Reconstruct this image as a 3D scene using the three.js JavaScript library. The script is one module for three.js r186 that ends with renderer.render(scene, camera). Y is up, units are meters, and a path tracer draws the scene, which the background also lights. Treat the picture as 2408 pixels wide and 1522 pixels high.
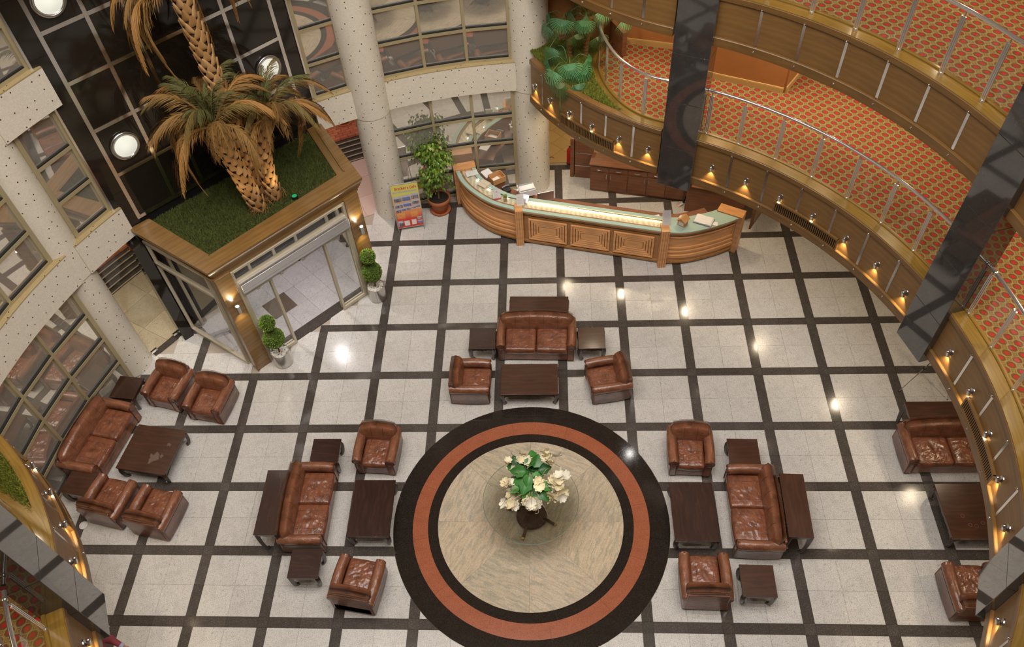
import * as THREE from 'three';
import { RoundedBoxGeometry } from 'three/addons/geometries/RoundedBoxGeometry.js';
import { mergeGeometries } from 'three/addons/utils/BufferGeometryUtils.js';
import { MarchingCubes } from 'three/addons/objects/MarchingCubes.js';
import { FontLoader } from 'three/addons/loaders/FontLoader.js';
import { RectAreaLightUniformsLib } from 'three/addons/lights/RectAreaLightUniformsLib.js';
import { TextGeometry } from 'three/addons/geometries/TextGeometry.js';

// ------------------------------------------------------------------ camera, light, exposure
const scene = new THREE.Scene();
scene.background = new THREE.Color(0x07080b);
const camera = new THREE.PerspectiveCamera(43.34, 2408 / 1522, 0.1, 120);
camera.position.set(0.488, 14.576, 7.127);
camera.quaternion.setFromRotationMatrix(new THREE.Matrix4().makeBasis(
  new THREE.Vector3(0.996873, -0.069594, -0.037427),
  new THREE.Vector3(0.013522, 0.6169, -0.786925),
  new THREE.Vector3(0.077854, 0.783959, 0.615912)));
camera.setViewOffset(2408, 1522, 53.71, -56.41, 2408, 1522);
camera.updateMatrixWorld(true);
camera.updateProjectionMatrix();
const renderer = new THREE.WebGLRenderer({ antialias: true });
renderer.toneMapping = THREE.LinearToneMapping;
renderer.toneMappingExposure = 1.0;
renderer.shadowMap.enabled = true;
RectAreaLightUniformsLib.init();
const HALL_LIGHT = [1, 0.945, 0.89], WARM = [1, 0.8, 0.54];
const I_HALL = 28, I_DECK = 5.6, I_SPOT = 1.7, I_DISC = 0.03, I_OUT = 24, I_WASH = 90;

// ------------------------------------------------------------------ helpers
let seed = 12345;
const rnd = () => { seed = (seed * 1664525 + 1013904223) >>> 0; return seed / 4294967296; };
const rr = (a, b) => a + (b - a) * rnd();
const D2R = Math.PI / 180, S2 = Math.SQRT1_2;
const clamp = (x, a, b) => Math.min(b, Math.max(a, x));
const mix = (a, b, t) => a + (b - a) * t;
const smooth = (a, b, x) => { const t = clamp((x - a) / (b - a), 0, 1); return t * t * (3 - 2 * t); };
function hash(x, y, s) { let h = (x * 374761393 + y * 668265263 + s * 2147483647) | 0; h = Math.imul(h ^ (h >>> 13), 1274126177); return ((h ^ (h >>> 16)) >>> 0) / 4294967296; }
function vn(x, y, p, s, q = p) {             // value noise that wraps at p (x) and q (y)
  const xi = Math.floor(x), yi = Math.floor(y), fx = x - xi, fy = y - yi, u = fx * fx * (3 - 2 * fx), v = fy * fy * (3 - 2 * fy);
  const m = (a, b) => hash(((a % p) + p) % p, ((b % q) + q) % q, s);
  return mix(mix(m(xi, yi), m(xi + 1, yi), u), mix(m(xi, yi + 1), m(xi + 1, yi + 1), u), v);
}
const fbm = (u, v, p, s) => 0.5 * vn(u * p, v * p, p, s) + 0.3 * vn(u * p * 2, v * p * 2, p * 2, s + 1) + 0.2 * vn(u * p * 4, v * p * 4, p * 4, s + 2);
const toS = (c) => Math.round(255 * clamp(c <= 0.0031308 ? 12.92 * c : 1.055 * Math.pow(c, 1 / 2.4) - 0.055, 0, 1));
function tex(w, h, fn, color = true) {        // fn(u, v) gives linear colour or one height
  const a = new Uint8Array(w * h * 4);
  for (let j = 0; j < h; j++) for (let i = 0; i < w; i++) {
    const c = fn((i + 0.5) / w, (j + 0.5) / h), k = 4 * (j * w + i);
    if (color) { a[k] = toS(c[0]); a[k + 1] = toS(c[1]); a[k + 2] = toS(c[2]); } else a[k] = a[k + 1] = a[k + 2] = Math.round(255 * clamp(c, 0, 1));
    a[k + 3] = 255;
  }
  const t = new THREE.DataTexture(a, w, h, THREE.RGBAFormat);
  t.wrapS = t.wrapT = THREE.RepeatWrapping; t.magFilter = THREE.LinearFilter; t.minFilter = THREE.LinearMipmapLinearFilter; t.generateMipmaps = true;
  if (color) t.colorSpace = THREE.SRGBColorSpace;
  t.needsUpdate = true;
  return t;
}
const rep = (t, x, y = x) => { t.repeat.set(1 / x, 1 / y); return t; };   // uv is in metres
const lerp3 = (a, b, t) => [mix(a[0], b[0], t), mix(a[1], b[1], t), mix(a[2], b[2], t)];
const col = (r, g, b) => new THREE.Color().setRGB(r, g, b);
const std = (c, o = {}) => new THREE.MeshStandardMaterial({ color: col(...c), roughness: 0.5, side: THREE.DoubleSide, ...o });
const phy = (c, o = {}) => new THREE.MeshPhysicalMaterial({ color: col(...c), roughness: 0.5, side: THREE.DoubleSide, ...o });

// names, labels
const used = {};
function numbered(n) { const k = used[n] = (used[n] ?? -1) + 1; return k ? n + '_' + String(k).padStart(3, '0') : n; }
function tag(o, label, category, group) { o.userData.label = label; o.userData.category = category; if (group) o.userData.group = group; return o; }
function thing(name, label, category, p = [0, 0, 0], turn = 0, group) {
  const o = new THREE.Group(); o.name = numbered(name); o.position.set(...p); o.rotation.y = turn; scene.add(o);
  return tag(o, label, category, group);
}
function struct(name, p = [0, 0, 0], turn = 0) {
  const o = new THREE.Group(); o.name = numbered(name); o.position.set(...p); o.rotation.y = turn; o.userData.kind = 'structure'; scene.add(o); return o;
}
function mesh(name, g, m, parent = scene) {
  const o = new THREE.Mesh(Array.isArray(g) ? join(g) : g, m); o.name = parent === scene ? numbered(name) : name;
  o.castShadow = o.receiveShadow = true; parent.add(o); return o;
}
function copy(root, p, turn, label, group) {
  const r = root.clone(); r.name = numbered(root.name); scene.add(r); r.position.set(...p); r.rotation.y = turn;
  r.userData = { ...root.userData, label }; if (group) r.userData.group = group; return r;
}
function clean(g) {
  g = g.index ? g.toNonIndexed() : g;
  for (const k of Object.keys(g.attributes)) if (!['position', 'normal', 'uv'].includes(k)) g.deleteAttribute(k);
  if (!g.attributes.normal) g.computeVertexNormals();
  if (!g.attributes.uv) boxUV(g);
  g.groups = []; g.morphAttributes = {};
  return g;
}
const join = (list) => mergeGeometries(list.map(clean));
function boxUV(g) {                              // uv in metres from the dominant axis of each face
  if (g.index) { const h = g.toNonIndexed(); g.index = null; g.attributes = h.attributes; }
  if (!g.attributes.normal) g.computeVertexNormals();
  const p = g.attributes.position, uv = new Float32Array(p.count * 2), a = new THREE.Vector3(), b = new THREE.Vector3(), c = new THREE.Vector3(), n = new THREE.Vector3();
  for (let i = 0; i < p.count; i += 3) {
    a.fromBufferAttribute(p, i); b.fromBufferAttribute(p, i + 1); c.fromBufferAttribute(p, i + 2);
    n.subVectors(b, a).cross(c.clone().sub(a));
    const ax = Math.abs(n.x), ay = Math.abs(n.y), az = Math.abs(n.z);
    [a, b, c].forEach((q, k) => { const w = ay >= ax && ay >= az ? [q.x, q.z] : ax >= az ? [q.z, q.y] : [q.x, q.y]; uv[2 * (i + k)] = w[0]; uv[2 * (i + k) + 1] = w[1]; });
  }
  g.setAttribute('uv', new THREE.BufferAttribute(uv, 2));
  return g;
}
const place = (g, x = 0, y = 0, z = 0, rx = 0, ry = 0, rz = 0) => g.applyMatrix4(new THREE.Matrix4().compose(new THREE.Vector3(x, y, z), new THREE.Quaternion().setFromEuler(new THREE.Euler(rx, ry, rz)), new THREE.Vector3(1, 1, 1)));
const box = (w, h, d, x = 0, y = 0, z = 0, ry = 0) => place(boxUV(new THREE.BoxGeometry(w, h, d)), x, y, z, 0, ry, 0);
const rbox = (w, h, d, r, x = 0, y = 0, z = 0, ry = 0, s = 2) => place(boxUV(new RoundedBoxGeometry(w, h, d, s, Math.min(r, w / 2.01, h / 2.01, d / 2.01))), x, y, z, 0, ry, 0);
const cyl = (r0, r1, h, x = 0, y = 0, z = 0, n = 20) => place(new THREE.CylinderGeometry(r1, r0, h, n), x, y, z);
const V = (x, y, z) => new THREE.Vector3(x, y, z);
function rod(a, b, r, n = 8) {                  // a round bar between two points
  const d = b.clone().sub(a), g = new THREE.CylinderGeometry(r, r, d.length(), n);
  g.applyQuaternion(new THREE.Quaternion().setFromUnitVectors(V(0, 1, 0), d.normalize()));
  return g.translate((a.x + b.x) / 2, (a.y + b.y) / 2, (a.z + b.z) / 2);
}
const tube = (pts, r, n = 24, k = 8) => new THREE.TubeGeometry(new THREE.CatmullRomCurve3(pts), n, r, k);
function bar(a, b, w, h) {                       // a square bar between two points, h along y where it can be
  const d = b.clone().sub(a), g = boxUV(new THREE.BoxGeometry(d.length(), h, w));
  const m = new THREE.Matrix4(), x = d.clone().normalize(), up = Math.abs(x.y) > 0.95 ? V(0, 0, 1) : V(0, 1, 0), z = x.clone().cross(up).normalize(), y = z.clone().cross(x);
  m.makeBasis(x, y, z); g.applyMatrix4(m);
  return g.translate((a.x + b.x) / 2, (a.y + b.y) / 2, (a.z + b.z) / 2);
}
// profile [[o, y], ...] swept along path [{x, z, nx, nz}]; o counts along (nx, nz)
function sweep(profile, path, closed = true, caps = true) {
  const pos = [], uv = [], L = [0];
  for (let i = 1; i < path.length; i++) L.push(L[i - 1] + Math.hypot(path[i].x - path[i - 1].x, path[i].z - path[i - 1].z));
  const n = profile.length, at = (i, k) => { const q = path[i], p = profile[k]; return [q.x + q.nx * p[0], p[1], q.z + q.nz * p[0]]; };
  let acc = 0;
  for (let k = 0; k < (closed ? n : n - 1); k++) {
    const k2 = (k + 1) % n, l = Math.hypot(profile[k2][0] - profile[k][0], profile[k2][1] - profile[k][1]);
    for (let i = 0; i + 1 < path.length; i++) {
      const a = at(i, k), b = at(i + 1, k), c = at(i + 1, k2), d = at(i, k2);
      pos.push(...a, ...c, ...b, ...a, ...d, ...c);
      uv.push(L[i], acc, L[i + 1], acc + l, L[i + 1], acc, L[i], acc, L[i], acc + l, L[i + 1], acc + l);
    }
    acc += l;
  }
  if (closed && caps) for (const i of [0, path.length - 1]) {
    const tri = THREE.ShapeUtils.triangulateShape(profile.map((p) => new THREE.Vector2(...p)), []);
    for (const t of tri) for (const k of t) { pos.push(...at(i, k)); uv.push(...profile[k]); }
  }
  const g = new THREE.BufferGeometry();
  g.setAttribute('position', new THREE.Float32BufferAttribute(pos, 3)); g.setAttribute('uv', new THREE.Float32BufferAttribute(uv, 2));
  g.computeVertexNormals();
  return g;
}
function linePath(pts, side = 1) {               // pts [[x, z], ...] with normals to the left (side 1) or right
  return pts.map((p, i) => { const a = pts[Math.max(0, i - 1)], b = pts[Math.min(pts.length - 1, i + 1)], l = Math.hypot(b[0] - a[0], b[1] - a[1]); return { x: p[0], z: p[1], nx: side * (b[1] - a[1]) / l, nz: -side * (b[0] - a[0]) / l }; });
}
function spline(pts, n) { const c = new THREE.CatmullRomCurve3(pts.map((p) => V(p[0], 0, p[1])), false, 'centripetal'); return c.getSpacedPoints(n).map((p) => [p.x, p.z]); }
function slab(poly, y0, y1) {                    // a flat plate with outline [[x, z], ...]
  const s = new THREE.Shape(poly.map((p) => new THREE.Vector2(p[0], -p[1])));
  const g = new THREE.ExtrudeGeometry(s, { depth: y1 - y0, bevelEnabled: false });
  g.rotateX(-Math.PI / 2).translate(0, y0, 0);
  return boxUV(g);
}
const polar = (r, a) => [r * Math.sin(a * D2R), -r * Math.cos(a * D2R)];
function arcPts(r, a0, a1, step = 1.5) { const n = Math.max(1, Math.ceil(Math.abs(a1 - a0) / step)), o = []; for (let i = 0; i <= n; i++) o.push(polar(r, mix(a0, a1, i / n))); return o; }
const ring = (r0, r1, a0, a1, y0, y1, step) => slab([...arcPts(r0, a0, a1, step), ...arcPts(r1, a1, a0, step)], y0, y1);
function grid(nu, nv, fn, uvs = 1) {             // a surface fn(u, v) -> Vector3
  const pos = [], uv = [], idx = [];
  for (let j = 0; j <= nv; j++) for (let i = 0; i <= nu; i++) { const p = fn(i / nu, j / nv); pos.push(p.x, p.y, p.z); uv.push(uvs * i / nu, uvs * j / nv); }
  for (let j = 0; j < nv; j++) for (let i = 0; i < nu; i++) { const a = j * (nu + 1) + i, b = a + 1, c = a + nu + 1, d = c + 1; idx.push(a, b, d, a, d, c); }
  const g = new THREE.BufferGeometry(); g.setAttribute('position', new THREE.Float32BufferAttribute(pos, 3)); g.setAttribute('uv', new THREE.Float32BufferAttribute(uv, 2)); g.setIndex(idx); g.computeVertexNormals();
  return g;
}
function instances(name, g, m, mats, parent, tint) {
  const o = new THREE.InstancedMesh(g, m, mats.length); o.name = parent === scene ? numbered(name) : name;
  mats.forEach((x, i) => { o.setMatrixAt(i, x); if (tint) o.setColorAt(i, tint(i)); });
  o.castShadow = o.receiveShadow = true; o.userData.kind = 'stuff'; parent.add(o); return o;
}
const M4 = (p, e, s) => new THREE.Matrix4().compose(p, new THREE.Quaternion().setFromEuler(e), s);
function spot(p, to, I, c, angle, pen = 0.5, rad = 1) {
  const l = new THREE.SpotLight(col(...c), I, 0, angle, pen, 2); l.position.set(...p); l.target.position.set(...to); l.castShadow = true; l.shadow.radius = rad; scene.add(l, l.target); l.target.updateMatrixWorld(); l.name = numbered('lamp_light'); return l;
}
function point(p, I, c, rad = 2) { const l = new THREE.PointLight(col(...c), I, 0, 2); l.position.set(...p); l.castShadow = true; l.shadow.radius = rad; scene.add(l); l.name = numbered('lamp_light'); return l; }
const ordinal = (k) => ['first', 'second', 'third', 'fourth', 'fifth', 'sixth', 'seventh', 'eighth'][k];

// ------------------------------------------------------------------ materials
function speckle(base, specks, s, grain = 0.12) {  // polished granite
  return tex(512, 512, (u, v) => {
    let c = base.map((x) => x * (1 - grain + 2 * grain * vn(u * 96, v * 96, 96, s)));
    const f = 0.9 + 0.2 * fbm(u, v, 4, s + 40);
    for (const [k, lim, w] of specks) { const t = 0.6 * vn(u * 110, v * 110, 110, s + k.length * 3 + Math.round(100 * k[0])) + 0.4 * vn(u * 190, v * 190, 190, s + 7); if (t > lim) c = lerp3(c, k, w * smooth(lim, lim + 0.09, t)); }
    return c.map((x) => x * f);
  });
}
function woodTex(a, b, s, rings = 22, w = 512) {  // grain runs along u
  return tex(w, w, (u, v) => {
    const d = v * rings + 1.6 * vn(u * 3, v * 6, 3, s, 6) + 0.5 * vn(u * 10, v * 24, 10, s + 1, 24);
    const t = 0.5 + 0.5 * Math.sin(d * 2 * Math.PI * 0.5) ;
    const fine = vn(u * 12, v * 220, 12, s + 2, 220);
    return lerp3(a, b, clamp(0.55 * t + 0.45 * fine, 0, 1)).map((x) => x * (0.86 + 0.28 * vn(u * 3, v * 4, 3, s + 5, 4)));
  });
}
const M = {};
{
  const gl = rep(speckle([0.56, 0.53, 0.495], [[[0.2, 0.185, 0.17], 0.57, 0.85], [[0.74, 0.71, 0.68], 0.64, 0.7]], 3), 0.6);
  M.granite = [0.97, 1, 1.04].map((k) => phy([k, k, k * 0.995], { map: gl, roughness: 0.2, specularIntensity: 0.8 }));
  const gd = rep(speckle([0.068, 0.058, 0.051], [[[0.36, 0.27, 0.2], 0.68, 0.7], [[0.04, 0.034, 0.03], 0.5, 0.7]], 11, 0.2), 0.5);
  M.graniteDark = [0.9, 1, 1.12].map((k) => phy([k, k, k], { map: gd, roughness: 0.12 }));
  M.graniteBlack = phy([0.34, 0.31, 0.28], { map: gd, roughness: 0.07 });
  const go = rep(speckle([0.42, 0.13, 0.062], [[[0.18, 0.05, 0.025], 0.6, 0.7], [[0.5, 0.24, 0.14], 0.62, 0.5]], 23), 0.6);
  M.graniteRed = phy([0.82, 0.8, 0.8], { map: go, roughness: 0.15 });
  const mb = rep(tex(512, 512, (u, v) => {
    const w = fbm(u, v, 8, 61), n = vn(u * 12 + 2 * w, v * 110 + 3 * w, 12, 63, 110), q = vn(u * 8 + w, v * 48 + 3 * w, 8, 65, 48), f = vn(u * 150, v * 150, 150, 66);
    let c = lerp3([0.44, 0.36, 0.255], [0.56, 0.46, 0.345], n); c = lerp3(c, [0.3, 0.29, 0.235], 0.5 * smooth(0.55, 0.8, q)); return c.map((x) => x * (0.84 + 0.32 * f));
  }), 1.6);
  M.marble = [[1, 1, 1], [0.93, 0.94, 0.92], [1.04, 1.01, 0.97]].map((k) => phy(k, { map: mb, roughness: 0.18 }));
  M.grout = std([0.36, 0.3, 0.24], { roughness: 0.85 });
  const wb = rep(woodTex([0.17, 0.085, 0.022], [0.225, 0.115, 0.033], 71, 9), 1.1, 0.5);
  M.fascia = phy([1, 1, 1], { map: wb, roughness: 0.42, clearcoat: 0.25, clearcoatRoughness: 0.3 });
  M.fasciaRail = phy([0.86, 0.85, 0.8], { map: wb, roughness: 0.38, clearcoat: 0.3, clearcoatRoughness: 0.25 });
  M.sill = phy([1, 1, 1], { map: rep(woodTex([0.155, 0.086, 0.013], [0.21, 0.122, 0.02], 73, 12), 1.0, 0.4), roughness: 0.3, clearcoat: 0.5, clearcoatRoughness: 0.12 });
  M.vest = phy([1, 1, 1], { map: rep(woodTex([0.18, 0.095, 0.026], [0.27, 0.145, 0.042], 75, 8), 1.4, 0.5), roughness: 0.32, clearcoat: 0.4, clearcoatRoughness: 0.18 });
  M.deskWood = phy([1, 1, 1], { map: rep(woodTex([0.56, 0.255, 0.09], [0.72, 0.36, 0.14], 77, 26), 0.9, 0.32), roughness: 0.4, clearcoat: 0.2 });
  M.deskTrim = phy([0.85, 0.82, 0.74], { map: rep(woodTex([0.34, 0.16, 0.05], [0.44, 0.22, 0.08], 79, 14), 0.9, 0.4), roughness: 0.36, clearcoat: 0.3 });
  M.cabinet = phy([1, 1, 1], { map: rep(woodTex([0.19, 0.075, 0.036], [0.25, 0.105, 0.052], 81, 10), 0.8, 0.5), roughness: 0.45 });
  M.tableTop = phy([1, 1, 1], { map: rep(woodTex([0.024, 0.0095, 0.006], [0.046, 0.018, 0.01], 83, 7), 0.9, 0.45), roughness: 0.26, clearcoat: 0.5, clearcoatRoughness: 0.12 });
  M.tableTopBrown = phy([1, 1, 1], { map: rep(woodTex([0.045, 0.0165, 0.0085], [0.076, 0.03, 0.015], 84, 7), 0.9, 0.45), roughness: 0.28, clearcoat: 0.5, clearcoatRoughness: 0.14 });
  M.tableLeg = phy([0.045, 0.024, 0.016], { roughness: 0.35, clearcoat: 0.3 });
  M.lightWood = std([0.56, 0.3, 0.12], { roughness: 0.55 });
  const le = rep(tex(512, 512, (u, v) => {
    const m = fbm(u, v, 3, 91), f = vn(u * 90, v * 90, 90, 93), c = vn(u * 14 + 3 * m, v * 30, 14, 94, 30);
    let k = lerp3([0.1, 0.036, 0.018], [0.225, 0.083, 0.039], smooth(0.25, 0.75, m)); k = lerp3(k, [0.33, 0.14, 0.072], 0.3 * smooth(0.66, 0.82, c)); return k.map((x) => x * (0.93 + 0.14 * f));
  }), 0.9);
  const lb = rep(tex(384, 384, (u, v) => { const m = fbm(u, v, 4, 95), a = Math.abs(vn(u * 10 + 3 * m, v * 22 + 2 * m, 10, 96, 22) - 0.5) * 2, g = vn(u * 120, v * 120, 120, 97); return 0.75 * smooth(0, 0.35, a) + 0.25 * g; }, false), 0.7);
  M.leather = phy([1, 1, 1], { map: le, bumpMap: lb, bumpScale: 0.0025, roughness: 0.3, clearcoat: 0.45, clearcoatRoughness: 0.25 });
  M.leatherSeat = phy([0.92, 0.82, 0.78], { map: le, bumpMap: lb, bumpScale: 0.003, roughness: 0.3, clearcoat: 0.4, clearcoatRoughness: 0.22 });
  M.leatherDark = phy([0.6, 0.55, 0.52], { map: le, roughness: 0.4 });
  M.seam = std([0.06, 0.02, 0.01], { roughness: 0.6 });
  M.nail = std([0.2, 0.11, 0.06], { metalness: 0.5, roughness: 0.4 });
  // white glass mosaic with scattered dark tesserae, 1.2 m repeat
  const dots = []; { const s0 = seed; for (let i = 0; i < 6; i++) for (let j = 0; j < 6; j++) dots.push([Math.floor((i + rr(0.12, 0.88)) * 10), Math.floor((j + rr(0.12, 0.88)) * 10)]); seed = s0; }
  const ms = rep(tex(720, 720, (u, v) => {
    const i = Math.floor(u * 60), j = Math.floor(v * 60), fu = u * 60 - i, fv = v * 60 - j, e = Math.min(fu, 1 - fu, fv, 1 - fv);
    const dark = dots.some((d) => (d[0] === i && d[1] === j)), t = 0.92 + 0.14 * hash(i, j, 5);
    let c = dark ? [0.05, 0.02, 0.016] : [0.8 * t, 0.725 * t, 0.6 * t]; if (!dark) c = lerp3(c, [0.7, 0.635, 0.52], 1 - smooth(0.03, 0.14, e)); return c;
  }), 1.5);
  const mbp = rep(tex(720, 720, (u, v) => { const i = Math.floor(u * 60), j = Math.floor(v * 60), fu = u * 60 - i, fv = v * 60 - j, e = Math.min(fu, 1 - fu, fv, 1 - fv); return smooth(0.02, 0.16, e) * (0.75 + 0.25 * hash(i, j, 9)); }, false), 1.5);
  M.mosaic = phy([1, 1, 1], { map: ms, bumpMap: mbp, bumpScale: 0.0025, roughness: 0.3 });
  M.ledge = phy([0.5, 0.42, 0.25], { map: ms, roughness: 0.4 });
  M.frame = std([0.5, 0.42, 0.25], { metalness: 0.45, roughness: 0.42 });
  M.frameDark = std([0.012, 0.011, 0.009], { roughness: 0.5 });
  M.frameLight = std([0.56, 0.49, 0.36], { metalness: 0.35, roughness: 0.4 });
  M.chrome = std([0.82, 0.8, 0.77], { metalness: 1, roughness: 0.13 });
  M.steelBar = std([0.84, 0.81, 0.77], { metalness: 0.9, roughness: 0.2 });
  M.brushed = std([0.62, 0.6, 0.58], { metalness: 1, roughness: 0.28 });
  M.alu = std([0.75, 0.75, 0.76], { metalness: 0.9, roughness: 0.3 });
  M.blackWall = phy([0.017, 0.013, 0.009], { roughness: 0.06, specularIntensity: 1 });
  M.pilaster = phy([1, 1, 1], { map: rep(tex(384, 384, (u, v) => { const f = fbm(u, v, 5, 31), g = vn(u * 128, v * 128, 128, 33), k = 0.03 + 0.02 * f + (g > 0.9 ? 0.03 : 0); return [k * 1.08, k, k * 0.93]; }), 1.1), roughness: 0.05, ior: 1.6, clearcoat: 0.8, clearcoatRoughness: 0.03 });
  M.seamStone = std([0.008, 0.007, 0.006], { roughness: 0.6 });
  M.orange = std([1, 1, 1], { map: rep(tex(256, 256, (u, v) => { const f = 0.94 + 0.12 * fbm(u, v, 12, 51); return [0.42 * f, 0.185 * f, 0.062 * f]; }), 1.5), roughness: 0.7 });
  M.skirting = std([0.56, 0.39, 0.16], { roughness: 0.4 });
  M.plaster = std([0.55, 0.48, 0.37], { roughness: 0.8 });
  M.plasterDark = std([0.08, 0.07, 0.06], { roughness: 0.8 });
  M.glass = phy([0.97, 0.985, 0.97], { transmission: 1, thickness: 0, roughness: 0.01, ior: 1.5 });
  M.railGlass = phy([0.86, 0.87, 0.84], { transmission: 1, thickness: 0, roughness: 0.01, ior: 1.55 });
  M.window = phy([0.92, 0.87, 0.76], { transmission: 1, thickness: 0, roughness: 0.015, metalness: 0.78, ior: 1.8 });
  M.greenGlass = phy([0.4, 0.53, 0.45], { roughness: 0.12, clearcoat: 0.6, clearcoatRoughness: 0.05 });
  M.grass = std([0.5, 0.5, 0.5], { roughness: 0.9 });
  M.soil = std([0.02, 0.014, 0.009], { roughness: 0.95 });
  M.terra = std([0.42, 0.13, 0.045], { roughness: 0.62 });
  M.white = std([0.78, 0.76, 0.73], { roughness: 0.6 });
  M.paper = std([0.8, 0.78, 0.76], { roughness: 0.7 });
  M.black = std([0.015, 0.014, 0.014], { roughness: 0.5 });
  M.grey = std([0.25, 0.25, 0.26], { roughness: 0.45 });
  M.pebble = [[0.74, 0.7, 0.62], [0.6, 0.55, 0.48]].map((c) => std(c, { roughness: 0.6 }));
  // carpet: red ovals in gold octagons, small squares at the corners
  const cp = tex(320, 270, (u, v) => {
    const x = Math.abs(u - 0.5) * 2, y = Math.abs(v - 0.5) * 2, fz = 0.88 + 0.24 * hash(Math.floor(u * 320), Math.floor(v * 270), 3);
    let c = [0.105, 0.057, 0.016];
    const oct = Math.max(x, y, (x + y) / 1.42), e = Math.hypot(x / 0.52, y / 0.5);
    if (oct > 0.72) c = [0.19, 0.11, 0.036];
    if (Math.abs(oct - 0.92) < 0.035) c = [0.44, 0.32, 0.13];
    const q = Math.max(1 - x, 1 - y);
    if (oct > 1.0) { c = [0.2, 0.13, 0.04]; if (q < 0.15) c = [0.4, 0.28, 0.1]; if (q < 0.09) c = [0.12, 0.07, 0.02]; }
    if (e < 1.12) c = [0.13, 0.08, 0.025];
    if (e < 1.0) c = e < 0.86 ? [0.4, 0.016, 0.016] : [0.26, 0.022, 0.016];
    return c.map((k) => k * fz);
  });
  M.carpet = std([1, 1, 1], { map: rep(cp, 0.1735, 0.146), roughness: 0.95 });
}

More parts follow.
